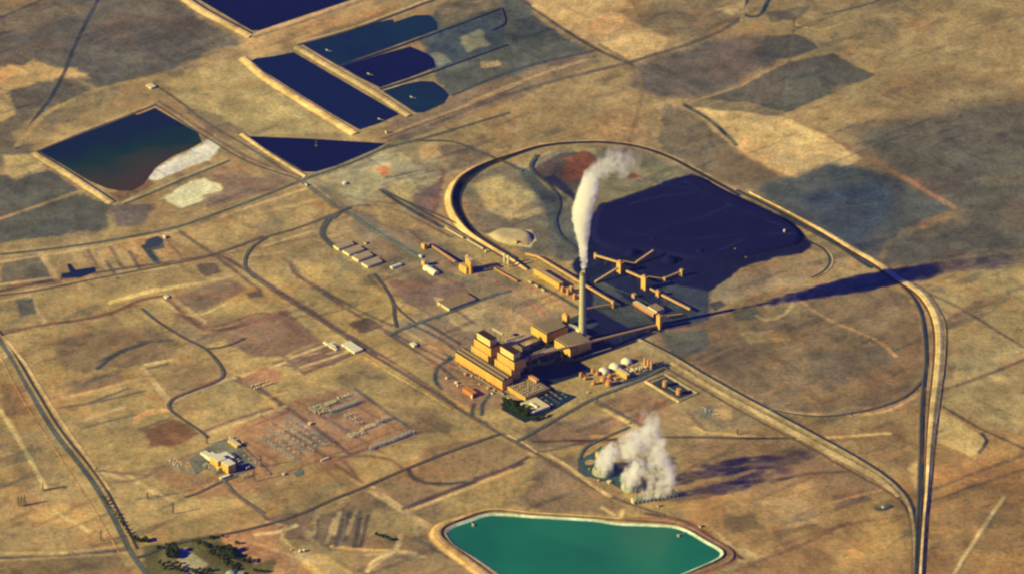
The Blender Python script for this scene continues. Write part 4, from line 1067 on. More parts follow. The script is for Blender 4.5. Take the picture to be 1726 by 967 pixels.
for o_ in (0, 7, 14, 21):
    road('rail_siding', [(1002 + o_ * .6, 488 - o_ * 1.6 + 24), (1050 + o_, 512 - o_ * 1.6 + 24), (1098 + o_, 536 - o_ * 1.5 + 22)], 2.5, (96, 94, 84) if o_ % 14 else (74, 76, 74), a=.7)
for o_ in (0, 9):
    road('rail_siding', [(905, 462 + o_ * 2), (950, 488 + o_ * 2), (975, 503 + o_ * 2)], 3, (92, 84, 76), a=.7)
# small dark culverts over the pale bank

# ------------------------------------------------------------------ builders
def nth(k):
    w = ['first', 'second', 'third', 'fourth', 'fifth', 'sixth', 'seventh', 'eighth', 'ninth', 'tenth', 'eleventh', 'twelfth', 'thirteenth', 'fourteenth', 'fifteenth', 'sixteenth', 'seventeenth', 'eighteenth', 'nineteenth', 'twentieth']
    return w[k] if k < 20 else ('twenty-' + w[k - 20] if k < 29 else 'thirtieth' if k == 29 else 'thirty-' + w[k - 30])


def vents_grid(parent, proto_mb, spots, mname='roof_vent', m=None):
    first = None
    for (x, y, z) in spots:
        if first is None:
            first = proto_mb.build(mname, m or VENT, parent); o = first
        else:
            o = first.copy(); COL.objects.link(o); o.parent = parent
        o.location = (x, y, z)


def parapet(L, D, H, w=0.6, h=1.2):
    mb = MB()
    mb.box(0, L, 0.002, w, H, H + h).box(0, L, D - w, D - 0.002, H, H + h).box(0.002, w, w, D - w, H, H + h).box(L - w, L - 0.002, w, D - w, H, H + h)
    return mb


def flat_building(name, label, cat, p0, p1, p2, zt, H, wm, rm, group=None, az=AZ, z=0.0, door=True, bands=True, windows=0, D=None, L=None):
    loc, L_, D_ = frame(p0, p1, p2, zt, az)
    L = L or L_; D = D or D_
    t = thing(name, label, cat, loc, az, group)
    w = MB().box(0, L, 0, D, 0, H - 0.4)
    n = max(2, int(L / 6))
    for i in range(1, n):
        w.box(i * L / n - .25, i * L / n + .25, -0.35, 0.01, 0, H - .6)
    w.build('wall', wm, t)
    MB().box(-.3, L + .3, -.3, D + .3, H - 0.4, H).build('roof', rm, t)
    if door:
        MB().box(L * .2, L * .2 + min(5, L * .2), -.55, -.36, 0, min(4.5, H * .6)).build('door', GOLD_DARK if wm in (GOLD, RUST, GOLD_PALE) else DSTEEL, t)
    for k in range(windows):
        x = L * (0.35 + 0.55 * k / max(1, windows))
        MB().box(x, x + 2.4, -.5, -.36, H * .45, H * .45 + 1.6).build('window', GLASS, t)
    return t, L, D


# ------------------------------------------------------------------ turbine hall, boiler houses
loc, L, D0 = frame((767.5, 592.5), (848.8, 641.5), None, 30.0)
A_ = Vector((math.cos(AZ), math.sin(AZ), 0)); B_ = Vector((-math.sin(AZ), math.cos(AZ), 0))
HALL = loc.copy(); HL = L; HD = 36.0
t = thing('turbine_hall', 'long low golden turbine hall with ribbed front wall below both boiler houses', 'power hall', loc)
w = MB().box(0, L, 0, HD, 4, 29.4)
nr = 22
for i in range(nr + 1):
    x = L * i / nr
    w.box(max(0, x - .45), min(L, x + .45), -0.7, 0.01, 4, 28.8)
w.build('wall', GOLD, t)
MB().box(-.4, L + .4, -.9, HD, 29.4, 30.4).build('roof', ROOF_BH, t)
pl = MB().box(.1, L - .1, .25, HD - .1, 0, 4)
pl.build('plinth', RUST, t)
MB().box(0, L, -.25, -.02, 9, 10.2).box(0, L, -.25, -.02, 18, 18.8).build('louvre_band', GOLD_DARK, t)
sp = []
for i in range(36):
    for j in range(2):
        sp.append((4 + i * (L - 8) / 35, 9 + j * 15, 30.4))
vents_grid(t, MB().box(-1.4, 1.4, -3.2, 3.2, 0, 4.2).gable(-1.6, 1.6, -3.4, 3.4, 4.2, 6.0, 'y'), sp)
for i in range(7):
    MB().box(L * (.07 + i * .135), L * (.07 + i * .135) + 5, -1.0, -.72, 0.2, 6).build('door', GOLD_DARK, t)
for i in range(10):
    MB().box(L * (.03 + i * .097), L * (.03 + i * .097) + 6, -3.2, -.75, 0, 3.4).build('loading_bay', RUST, t)


def boiler(label, low, mid, top):
    l0, L0, _ = frame(low[0], low[1], None, 52)
    l1, L1, _ = frame(mid[0], mid[1], None, 76)
    l2, L2, _ = frame(top[0], top[1], None, 94)
    t = thing('boiler_house', label, 'boiler house', l0)
    def loc_of(v):
        d = v - l0
        return d.dot(A_), d.dot(B_)
    L0 = 74; L1 = 75; L2 = 58
    def tier(x, y, L, D, z0, z1, m, nm):
        w = MB().box(x, x + L, y, y + D, z0, z1)
        for i in range(1, 9):
            w.box(x + i * L / 9 - .22, x + i * L / 9 + .22, y - .3, y + .01, z0 + .5, z1 - .8)
        return w.build(nm, m, t)
    ym = 1.0; yt = 6.0; xm = 11.0; xt = 18.0
    tier(0, 0, L0, ym + 30, 0, 51.4, GOLD, 'lower_wall')
    tier(xm, ym, L1, 40, 52.4, 77.4, GOLD, 'middle_wall')
    tier(xt, yt, L2, 24, 78.0, 97.0, GOLD_PALE, 'upper_wall')
    MB().box(-.4, L0 + .4, -.4, ym + 30.2, 51.4, 52.2).build('ledge', ROOF, t)
    MB().box(xm - .4, xm + L1 + .4, ym - .4, ym + 40.4, 77.4, 78.0).build('roof', ROOF_DK, t)
    MB().box(xt - .4, xt + L2 + .4, yt - .4, yt + 24.4, 97.0, 97.8).build('roof', ROOF_DK, t)
    MB().box(xm - .1, xm + L1 + .1, ym - .5, ym - .05, 52.0, 55.2).build('shadow_gap_band', GOLD_DARK, t)
    MB().box(xm + L1 * .3, xm + L1 * .7, ym + 30, ym + 39, 78.01, 84).build('penthouse', GOLD, t)
    for k in range(3): MB().box(L0 + 1 + k * 4, L0 + 1.8 + k * 4, 3, 3.8, 0, 52.3).build('support_leg', DSTEEL, t)
    for zz in (12, 26, 40, 60, 70): MB().box(L0 + .35 + (11 if zz > 52 else 0), L0 + .9 + (11 if zz > 52 else 0), 2, 30, zz, zz + 1.4).build('side_ledge', STEEL, t)
    MB().box(L0 * .2, L0 * .8, ym + 31, ym + 53, 20, 44).build('flue_casing', GOLD, t)
    for k in range(4):
        MB().cyl(xm + 6 + k * 20, ym + 35, 78.0, 88, 1.4, n=10).build('vent_pipe', STEEL, t)
    for zz, y_, x_, l_ in ((18, -.5, 0, L0), (30, -.5, 0, L0), (42, -.5, 0, L0), (60, ym - .5, xm, L1), (68, ym - .5, xm, L1), (87, yt - .5, xt, L2)):
        MB().box(x_ + .2, x_ + l_ - .2, y_, y_ + .18, zz, zz + 1.0).build('louvre_band', GOLD_DARK, t)
    for k in range(6):
        MB().box(L0 * (.1 + .15 * k), L0 * (.1 + .15 * k) + 3, -.7, -.52, 34, 37).build('window', GLASS, t)
    return t


boiler('golden stepped boiler house at the left end of the turbine hall', [(794.4, 581.3), (821.4, 595)], [(798.4, 570.3), (826, 584)], [(802.3, 561.5), (823, 572)])
boiler('golden stepped boiler house nearer to the office block and workshop', [(833.6, 604.2), (861, 618)], [(838, 592.3), (865.5, 606)], [(841.7, 584.8), (862, 595)])


# ------------------------------------------------------------------ baghouses
def baghouse(label, tl, L, D, H=34):
    l, _, _ = frame(tl, (tl[0] + 20, tl[1] + 12), None, H)
    t = thing('baghouse', label, 'filter house', l)
    w = MB().box(0, L, 0, D, 9, H - .4)
    for i in range(1, 7): w.box(i * L / 7 - .25, i * L / 7 + .25, -.35, .01, 9, H - .8)
    for i in range(1, 7): w.box(L - .01, L + .35, i * D / 7 - .25, i * D / 7 + .25, 9, H - .8)
    w.build('wall', GOLD, t)
    MB().box(-.4, L + .4, -.4, D + .4, H - .4, H).build('roof', ROOF_BH, t)
    for (x0, x1, y0, y1) in ((0, L, 0, 1), (0, L, D - 1, D), (0, 1, 1, D - 1), (L - 1, L, 1, D - 1)):
        pass
    hp = MB()
    for i in range(7):
        for j in range(6):
            x, y = (i + .5) * L / 7, (j + .5) * D / 6
            n = len(hp.v)
            a, b = L / 15, D / 13
            hp.v += [(x - a, y - b, 8.98), (x + a, y - b, 8.98), (x + a, y + b, 8.98), (x - a, y + b, 8.98), (x, y, 2.5)]
            hp.f += [(n, n + 1, n + 4), (n + 1, n + 2, n + 4), (n + 2, n + 3, n + 4), (n + 3, n, n + 4)]
    hp.build('hopper', STEEL, t)
    for (x, y) in ((1, 1), (L - 1, 1), (1, D - 1), (L - 1, D - 1), (L / 2, 1), (L / 2, D - 1), (1, D / 2), (L - 1, D / 2)):
        MB().box(x - .6, x + .6, y - .6, y + .6, 0, 9).build('support_leg', DSTEEL, t)
    sp = [((i + .7) * L / 10.4, (j + .7) * D / 9.4, H) for i in range(10) for j in range(9)]
    vents_grid(t, MB().box(-1.4, 1.4, -2.0, 2.0, 0, 4.6).gable(-1.6, 1.6, -2.2, 2.2, 4.6, 6.2, 'y'), sp)
    MB().box(-9, -.1, D * .1, D * .9, 10, 20).build('inlet_duct', GOLD, t)
    return t, l


baghouse('ochre baghouse with vented gravel roof, further from the viewer and left of the chimney', (894.9, 547.8), 70, 74)
_, bl = baghouse('ochre baghouse under the chimney, crossed by the long conveyor gallery', (934.6, 571.3), 70, 74)

# chimney ------------------------------------------------------------
CB = P(981.3, 574.0)
CHIM_H = 217.0
t = thing('chimney', 'tall pale concrete chimney with dark stained rim giving off white steam', 'chimney', CB, 0)
MB().lathe(0, 0, [(11.0, 0), (9.6, 60), (8.6, 130), (7.9, 206)], 36).build('shaft', CONC, t, True)
MB().lathe(0, 0, [(8.0, 206), (8.1, 213), (7.0, 213.2), (6.6, 209)], 36).build('rim_band', mat('sooty_concrete', (0.30, 0.25, 0.13), 0.9, 0.25, 0.3), t, True)
for k in range(3):
    MB().cyl(-2 + 4 * (k % 2), -2 + 2.4 * k, 205, CHIM_H, 2.2, n=16).build('flue_pipe', CONC, t)
for z in (60, 120, 180):
    r = float(np.interp(z, (0, 60, 130, 206), (11, 9.6, 8.6, 7.9)))
    MB().lathe(0, 0, [(r, z), (r + 1.3, z), (r + 1.3, z + 1), (r, z + 1)], 30).build('walkway', STEEL, t)


# ducts --------------------------------------------------------------
def duct(name, label, cat, pts, w, m, group=None):
    base = Vector((pts[0].x, pts[0].y, 0))
    t = thing(name, label, cat, base, 0, group)
    mb = MB()
    for a, b in zip(pts[:-1], pts[1:]):
        mb.beam(a - base, b - base, w, w)
    mb.build('casing', m, t)
    for p in (pts[0].lerp(pts[-1], .25), pts[0].lerp(pts[-1], .75)):
        if p.z > w:
            MB().beam(Vector((p.x, p.y, 0)) - base, p - base - Vector((0, 0, w / 2)), 1.2).build('support_leg', DSTEEL, t)
    return t


duct('flue_duct', 'white flue duct running to the chimney foot from the farther baghouse', 'duct', [P(958.5, 548.5, 22), P(969, 552, 22), P(978, 558, 20)], 9, SILOW)
duct('flue_duct', 'short pale flue duct standing against the right side of the chimney foot', 'duct', [P(985.5, 558.5, 20), P(986.5, 566, 18)], 8, CREAM)
duct('air_duct', 'thin pale duct crossing the dark yard between the boiler houses and baghouse', 'duct', [P(868, 575, 24), P(887, 587, 24)], 5, VENT)
duct('air_duct', 'pale duct laid out behind the farther boiler house', 'duct', [P(852, 573.5, 14), P(884, 564, 14)], 4, VENT)
duct('air_duct', 'pale roof strip behind the top of the farther boiler house', 'duct', [P(830.5, 553, 30), P(848, 563, 30)], 5, VENT)


duct('gas_duct', 'big gas duct from the farther boiler house toward the farther baghouse', 'duct', [P(848, 583, 40), P(872, 575, 30), P(896, 566, 24)], 10, VENT)
duct('gas_duct', 'big gas duct from the nearer boiler house toward the nearer baghouse', 'duct', [P(884, 606, 40), P(908, 597, 30), P(934, 588, 22)], 10, VENT)
duct('pipe_rack', 'pipe rack running along the foot of the turbine hall', 'pipe', [P(772, 616, 5), P(812, 640, 5), P(846, 661, 5)], 1.6, STEEL)
duct('pipe_rack', 'pipe rack crossing the yard right of the nearer baghouse', 'pipe', [P(985, 600, 6), P(1030, 586, 6)], 2.0, STEEL)
duct('coal_bay', 'high narrow coal bay linking the two boiler houses', 'bay', [P(824, 578, 60), P(838, 586, 60)], 12, GOLD)
# conveyors ------------------------------------------------------------
def gallery(label, p, q, w=5.0, h=4.2, n=None, m=GOLD, group='coal conveyor galleries', rm=BELT):
    base = Vector((p.x, p.y, 0)); d = (q - p); Lh = math.hypot(d.x, d.y)
    t = thing('conveyor_gallery', label, 'conveyor', base, 0, group)
    MB().beam(p - base, q - base, w, h).build('gallery_wall', m, t)
    up = Vector((0, 0, h / 2 + .25))
    MB().beam(p - base + up, q - base + up, w + .5, .5).build('gallery_roof', rm, t)
    n = n or max(2, int(Lh / 35))
    for k in range(n):
        s = (k + .5) / n
        c = p.lerp(q, s)
        if c.z < h / 2 + 1.5: continue
        mb = MB()
        side = Vector((-d.y, d.x, 0)).normalized() * (w * .42)
        tp = c - base - Vector((0, 0, h / 2)); ft = Vector((c.x, c.y, 0)) - base
        mb.beam(ft + side * 1.6, tp + side, .8).beam(ft - side * 1.6, tp - side, .8)
        mb.beam((ft + tp) / 2 + side * 1.3, (ft + tp) / 2 - side * 1.3, .5)
        mb.build('trestle', DSTEEL, t)
    return t


def tower(label, px0, px1, zt, D, m=GOLD, L=None, name='transfer_tower', cat='tower', top=True):
    l, L_, _ = frame(px0, px1, None, zt)
    L = L or L_
    t = thing(name, label, cat, l)
    w = MB().box(0, L, 0, D, 0, zt - .5)
    for z in range(8, int(zt), 8): w.box(-.2, L + .2, -.2, D + .2, z, z + .5)
    w.build('wall', m, t)
    MB().box(-.4, L + .4, -.4, D + .4, zt - .5, zt).build('roof', BELT, t)
    MB().box(L * .3, L * .3 + 3, -.6, -.25, 0, 4).build('door', DSTEEL, t)
    if top: MB().box(L * .2, L * .7, D * .2, D * .7, zt, zt + 3).build('penthouse', m, t)
    return t


gallery('long conveyor gallery rising from the yard transfer tower over the nearer baghouse roof', P(1107, 548, 8), P(935, 590.5, 44), 6, 4.5, 7)
gallery('conveyor gallery end section running on from the baghouse wall to the boiler house', P(935, 590.5, 44.1), P(901, 599.5, 48), 6, 4.5, 2)
gallery('thin upper gallery beside the conveyor end at the boiler house, twin of the lower one', P(920, 587.5, 42), P(897, 596.5, 44), 3.5, 3, 1)
tower('small steel head tower holding the conveyor end beside the dark boiler yard', (890.7, 598), (893.7, 600), 50, 6, RUST, 7, top=False)
T1, T2, T4 = None, None, None
tower('ochre transfer tower at the crossing of three galleries on the coal yard', (1039, 440), (1047.5, 443), 34, 12, GOLD, 18)
tower('ochre transfer tower in the middle of the coal yard, south of the crossing', (1080.5, 464.5), (1090, 469.5), 40, 10, GOLD, 19)
tower('small pinkish transfer tower between two sloping galleries', (1105, 489), (1110, 492), 18, 8, TANKP, 13)
tower('tall ochre transfer tower at the foot of the long gallery, beside the tan hall', (1106.3, 530), (1113, 533), 42, 9, GOLD, 15)
tower('tall narrow ochre elevator tower behind the farther baghouse', (947.6, 527.5), (955.5, 530.5), 40, 11, GOLD, 20)
tower('small orange head tower where the long yard gallery bends', (1030, 507), (1035, 510), 20, 8, GOLD, 9)
tower('orange cube hopper house alone in the dark coal yard', (1064.5, 494.5), (1070, 497.5), 12, 9, TANKP, 12, top=False)
G = gallery
G('gallery from the dark edge of the coal yard up to the crossing tower', P(1002.5, 430, 12), P(1039.5, 441, 28), 5, 4, 3)
tower('tiny orange tail tower at the far left end of the yard galleries', (1001, 426.5), (1003.5, 428), 18, 6, GOLD, 7, top=False)
G('gallery climbing from lower left to the crossing tower on the coal yard', P(1003, 475.5, 3), P(1042, 451.5, 26), 5.5, 4.5, 3)
G('low belt leading right from the crossing tower to the stacker', P(1049.5, 440, 8), P(1070.5, 444, 5), 3, 2, 2, DSTEEL)
G('raised stacker boom pointing up and right over the black coal pile', P(1071.5, 443, 6), P(1101, 422.6, 20), 5, 4, 1)
G('short gallery descending from the crossing to the middle transfer tower', P(1056, 456.5, 14), P(1083, 468.5, 26), 5, 4, 2)
G('low dark belt to the right of the middle transfer tower', P(1092, 466, 6), P(1120, 470, 4), 2.5, 1.5, 2, DSTEEL)
G('second stacker boom with a square end house, lying on the coal pile', P(1118, 470, 5), P(1147, 458, 12), 4, 3, 1)
tower('square end house of the second stacker boom on the coal', (1145.5, 453.5), (1150, 456), 20, 7, GOLD, 10, top=False)
tower('small machine house at the root of the second stacker boom', (1117.5, 467), (1122, 469.5), 9, 6, GOLD, 9, top=False)
G('short pinkish gallery leading into the small pinkish tower', P(1096, 486.2, 10), P(1106, 492, 13), 4, 3.5, 1)
G('straight gallery sloping down right from the small pinkish tower', P(1115.5, 496.5, 10), P(1163.5, 521, 12), 5.5, 4, 4)
G('gallery returning left from the yard corner to the tall tower', P(1150, 529.5, 5), P(1126, 532.5, 9), 5, 4, 2)
G('dark stub gallery joining the tall tower from the right', P(1126, 532.5, 9.2), P(1114, 531, 14), 3, 2.5, 1, DSTEEL)
G('long tan gallery along the edge of the coal yard, upper part left of the chimney', P(906.5, 432, 6), P(978, 475.5, 12), 5.5, 4, 6)
G('long tan gallery along the edge of the coal yard, lower part right of the chimney', P(978, 475.5, 12.2), P(1031.5, 507.5, 17), 5.5, 4, 4)
G('start of the long tan gallery by the pale stone pile', P(886, 427.5, 4), P(906.5, 432, 6.2), 5, 4, 2)
G('thin rusty gallery running level to the bend tower behind the chimney', P(990, 520, 10), P(1031, 512.5, 12), 3.2, 3, 3, RUST)
G('rusty conveyor gallery climbing from the small ochre tower to the silo block', P(722, 410.5, 4), P(768, 441.5, 14), 5, 4, 4, RUST)
G('low rusty conveyor along the rails right of the silo block', P(829, 450, 4), P(872, 474, 4), 4, 3, 4, RUST)
tower('small ochre hopper tower with a tail conveyor in the north yard', (710, 409.5), (716, 411), 16, 10, GOLD, 14, top=False)

# coal pile: a low flat-topped heap --------------------------------------
def heap(name, label, cat, px, h, m, run=22, kind=None, seed=5):
    pts = [P(*q) for q in px]
    pts = [q for q, _ in smooth_path(pts + [pts[0]], 18)][:-1]
    cx = sum(p.x for p in pts) / len(pts); cy = sum(p.y for p in pts) / len(pts)
    c = Vector((cx, cy, 0)); n = len(pts)
    vs = []; fs = []
    rings = [(0, 0), (.25, .5), (.5, .92), (.75, 1.0), (1, 1)]
    r_ = random.Random(seed)
    for k, (s, z) in enumerate(rings):
        for p in pts:
            d = (c - Vector((p.x, p.y, 0))); l = d.length
            q = Vector((p.x, p.y, 0)) + d.normalized() * min(run * 2 * s, l * .9)
            vs.append((q.x - cx, q.y - cy, h * z * (1 + .12 * (r_.random() - .5))))
    for k in range(len(rings) - 1):
        for i in range(n):
            j = (i + 1) % n
            fs.append((k * n + i, k * n + j, (k + 1) * n + j, (k + 1) * n + i))
    vs.append((0, 0, h * 1.02))
    ci = len(vs) - 1; k = len(rings) - 1
    for i in range(n): fs.append((k * n + i, k * n + (i + 1) % n, ci))
    o = mesh_obj(name, vs, fs, m, smooth=True)
    bm = bmesh.new(); bm.from_mesh(o.data); bmesh.ops.recalc_face_normals(bm, faces=bm.faces)
    bm.to_mesh(o.data); bm.free()
    o.location = (cx, cy, .35)
    if kind: o['kind'] = kind
    else: tag(o, label, cat)
    return o


heap('coal_pile', 'huge flat black coal pile inside the rail loop', 'coal pile', [(1010, 350), (1060, 334), (1120, 312), (1166, 297), (1200, 312), (1260, 342), (1320, 370), (1352, 396), (1345, 412), (1310, 420), (1250, 434), (1190, 440), (1150, 436), (1090, 425), (1030, 420), (1000, 405), (1002, 370)], 9, COAL, 12)
for a in ([(1090, 402), (1130, 388), (1190, 370), (1230, 352)], [(1110, 316), (1160, 324), (1205, 342)], [(1060, 350), (1120, 336), (1180, 330)], [(1040, 395), (1140, 410), (1260, 400), (1340, 400)], [(1210, 430), (1235, 418), (1262, 405)], [(1150, 310), (1230, 350), (1330, 392)]):
    strip('coal_highlight', a, [(14, 0, (26, 28, 74), 0), (6, .2, (32, 34, 84), .35), (-6, .2, (26, 28, 76), .35), (-14, 0, (24, 26, 72), 0)], z=10.4)  # faint bluish highlights painted over the coal to suggest relief
for k, (c_, r_) in enumerate((((1064, 428), 20), ((1128, 440), 24), ((1100, 408), 16), ((1180, 428), 18))):
    heap('coal_heap', ('cone of loose coal below the raised stacker boom', 'largest cone of loose coal, right of the middle transfer tower', 'small cone of loose coal on the pile above the transfer towers', 'cone of loose coal at the lower right of the pile')[k], 'coal heap',
         [(c_[0] + r_ * .6 * math.cos(i * .785), c_[1] + r_ * .28 * math.sin(i * .785)) for i in range(8)], 9 + r_ * .25, COAL, r_ * .5)
heap('stone_pile', 'smooth pale limestone heap beside the rail loop', 'stone pile', [(822, 396), (840, 387), (868, 385), (892, 391), (900, 404), (888, 413), (862, 413), (838, 407)], 9, SALT, 16)
tower('small orange reclaim machine at the edge of the pale limestone heap', (868, 405.5), (872, 407.5), 12, 5, GOLD, 7, top=False)
G('dark low arm of the reclaim machine beside the pale heap', P(873, 409, 5), P(889, 411.5, 3), 3, 2, 1, RUST)

# ------------------------------------------------------------------ yard buildings
t, L, D = flat_building('crusher_hall', 'long hall with orange front and pale roof by the tall transfer tower', 'hall', (1066.5, 508.5), (1104, 528), (1117, 523.8), 10, 10, RUST, CREAM, door=True, D=14)
MB().box(L * .55, L * .98, 14, 42, 0, 13).build('annex', CREAM, t)
MB().box(L * .55 - .4, L * .98 + .4, 13.9, 42.4, 13, 13.6).build('annex_roof', ROOF, t)
t, L, D = flat_building('long_hall', 'long orange flat hall beside the edge gallery, left of the chimney', 'hall', (899.5, 452.5), (944, 477.5), (951, 475), 16, 16, GOLD, BELT, D=16)
for px_, lab in (((948.5, 491.5), 'first orange silo tank right of the long orange hall'), ((957.8, 495.8), 'middle orange silo tank in the row behind the chimney'), ((968.8, 503.5), 'nearest orange silo tank in the row, close to the chimney'), ((963.5, 490.5), 'back orange silo tank standing behind the row')):
    b = P(*px_)
    t = thing('storage_tank', lab, 'tank', b, 0, 'orange tanks by the long hall')
    MB().lathe(0, 0, [(5.6, 0), (5.6, 15)], 22).build('shell', TANK, t, True)
    MB().lathe(0, 0, [(5.8, 15), (3, 16.6), (0, 17)], 22).build('roof', TANKP, t, True)
    MB().box(-.6, .6, -6.4, -5.5, 0, 16).build('ladder', DSTEEL, t)

# silo block
b = P(785.5, 460)
t = thing('silo_block', 'ochre silo block of three tall cylinders with long dark shadow', 'silos', b)
MB().box(-26, 6, -4, 9, 0, 20).box(-30, -24, -3, 6, 0, 13).build('wall', GOLD, t)
MB().box(-26.3, 6.3, -4.3, 9.3, 20, 20.6).build('roof', BELT, t)
for k, (x, y, h) in enumerate(((-14, 15, 40), (-3, 14, 38), (10, 9, 36))):
    MB().cyl(x, y, 0, h, 5.2, n=20).cyl(x, y, h, h + 2, 5.2, 1.5, n=20).build('silo', GOLD, t, True)
MB().box(-20, 14, 8, 19, 42.2, 43.2).build('top_platform', VENT, t)
for (x, y) in ((-19, 9), (13, 9), (-19, 18), (13, 18)):
    MB().box(x - .5, x + .5, y - .5, y + .5, 0, 42.2).build('support_leg', DSTEEL, t)
MB().box(-14, -10, 13, 16, 43.2, 49).build('bucket_elevator', CREAM, t)
# twin white silos
for px_, lab in (((850.3, 446.5), 'left white silo of the pair standing by the rails'), ((856.5, 450), 'right white silo of the pair standing by the rails')):
    t = thing('silo', lab, 'silo', P(*px_), 0, 'twin white silos')
    MB().lathe(0, 0, [(2.0, 6), (3.1, 11), (3.1, 35)], 18).build('shell', SILOW, t, True)
    MB().lathe(0, 0, [(3.2, 35), (1.2, 37), (0, 37.3)], 18).build('roof', SILOW, t, True)
    for a in range(4):
        x, y = 2.6 * math.cos(a * 1.571 + .78), 2.6 * math.sin(a * 1.571 + .78)
        MB().box(x - .35, x + .35, y - .35, y + .35, 0, 12).build('support_leg', CREAM, t)

# four sheds
for k, (a, b2, c, lab) in enumerate([((561.3, 413.6), (572.5, 421.4), (597, 411), 'tan-roofed shed with pale front, first of the row of four from the left'),
                                    ((577, 422), (589, 431.4), (612.5, 420.5), 'tan-roofed shed with pale front, second of the row of four'),
                                    ((593, 432), (605.2, 440.8), (628.5, 430.5), 'tan-roofed shed with a small white lean-to, third of the row'),
                                    ((609, 442.6), (621.3, 451.2), (645, 441), 'tan-roofed shed nearest to the white vaulted hut, last of the row')]):
    l, L, D = frame(a, b2, c, 6.5)
    t = thing('shed', lab, 'shed', l, AZ, 'row of four sheds')
    L *= .8
    MB().box(0, L, 0, D, 0, 6.3).build('wall', SILOW, t)
    MB().box(-.3, L + .3, 1.5, D + .3, 6.3, 6.8).build('roof', SHED_ROOF, t)
    for j in range(4): MB().box(L * (.08 + .23 * j), L * (.08 + .23 * j) + 4.2, -.2, -.02, 0, 4.4).build('door', CREAM, t)
    if k == 2:
        MB().box(-5, -.1, 10, 20, 0, 5).build('lean_to', WHITE, t)
t = thing('hut', 'white vaulted hut right of the four sheds', 'hut', P(657, 451.5), AZ)
MB().box(0, 12, 0, 34, 0, 3).build('wall', WHITE, t)
MB().vault(0, 12, 0, 34, 3.01, 4.4, 'y').build('roof', WHITE, t, True)
MB().box(4, 8, -.2, -.02, 0, 3).build('door', DSTEEL, t)
flat_building('kiosk', 'tiny pale kiosk behind the row of sheds', 'kiosk', (613, 407.5), (616.5, 409.5), (619, 408.5), 5, 5, CREAM, ROOF)
t = thing('vaulted_hall', 'white vaulted storage hall with an orange tower at its end', 'hall', P(712.5, 454), AZ)
MB().box(0, 50, 0, 22, 0, 4).build('wall', CREAM, t)
MB().vault(0, 50, 0, 22, 4.01, 7.5, 'x').build('roof', WHITE, t, True)
MB().box(16, 24, -.2, -.02, 0, 4).build('door', DSTEEL, t)
tower('ochre tower at the end of the white vaulted hall', (710, 438), (716, 440.5), 17, 10, GOLD, 14, top=False)
flat_building('kiosk', 'small white kiosk above the orange tower and vaulted hall', 'kiosk', (705.5, 429.5), (710, 432), (712, 431), 6, 6, WHITE, WHITE)
flat_building('warehouse', 'sandy warehouse with a dark shaded side wall, left of the tan yard', 'warehouse', (737.5, 508), (758.3, 519.6), (801.5, 501.5), 8, 8, CREAM, ROOF, windows=3)
flat_building('hut', 'small white hut in the empty yard below the warehouse', 'hut', (690.5, 577.5), (698, 581.8), (703.5, 579.5), 6, 6, WHITE, WHITE)
t, L, D = flat_building('warehouse', 'big white flat-roofed warehouse beside the plant road', 'warehouse', (575.2, 579), (597.8, 593), (610.5, 586.3), 6, 6, WHITE, WHITE, windows=4)
t, L, D = flat_building('office', 'small white L-shaped office left of the big white warehouse', 'office', (550, 579), (562, 585), (567, 581), 4.5, 4.5, CREAM, WHITE)
MB().box(-16, -.2, 0, 8, 0, 4.2).build('wing', WHITE, t)
MB().box(L + .2, L + 14, 1, 9, 0, 4).build('wing', SILOW, t)
t, L, D = flat_building('hut', 'white hut alone on the western field by a dirt track', 'hut', (275.5, 498), (281, 501), (286, 499.5), 5, 5, WHITE, WHITE)
flat_building('pump_hut', 'white pump hut beside the muddy pit on the western field', 'hut', (274, 396.5), (278, 399), (280, 398), 7, 7, WHITE, WHITE)
flat_building('pump_hut', 'white pump hut at the corner below the triangular basin', 'hut', (513.5, 309.5), (517, 311.5), (518.5, 311), 6, 6, CREAM, WHITE)
flat_building('hut', 'white hut on the pale gravel yard right of the triangular basin', 'hut', (576, 306.5), (581, 309), (585, 307), 5, 5, WHITE, WHITE)
flat_building('hut', 'pale hut at the road junction between the two upper-left basins', 'hut', (246, 143), (255, 148), (262, 144), 6, 6, CREAM, SILOW)
flat_building('kiosk', 'pale kiosk on the bank below the long blue basin', 'kiosk', (648.5, 220), (652.5, 222), (655, 221), 9, 9, CREAM, ROOF, D=6, L=8)
flat_building('kiosk', 'pinkish kiosk on the reservoir dike corner below the cooling towers', 'kiosk', (1177, 884), (1182, 887), (1190, 884), 5, 5, CREAM, ROOF, D=6, L=9)
flat_building('kiosk', 'small pale kiosk just below the long cooling tower bank', 'kiosk', (1107, 850.5), (1110, 852), (1116, 850), 5, 5, CREAM, ROOF, D=8, L=6)
flat_building('kiosk', 'tiny white kiosk on a dark pad near the lower right road fork', 'kiosk', (1485, 853), (1489, 855), (1491, 854), 5, 5, WHITE, WHITE)
road('access_road', [(1474, 859), (1490, 857), (1500, 852)], 14, (66, 74, 74), a=.7)
flat_building('kiosk', 'tiny white kiosk standing in the coal pile, far right', 'kiosk', (1320.5, 387), (1323.5, 388.5), (1325, 388), 16, 16, SILOW, SILOW, L=5, D=4)

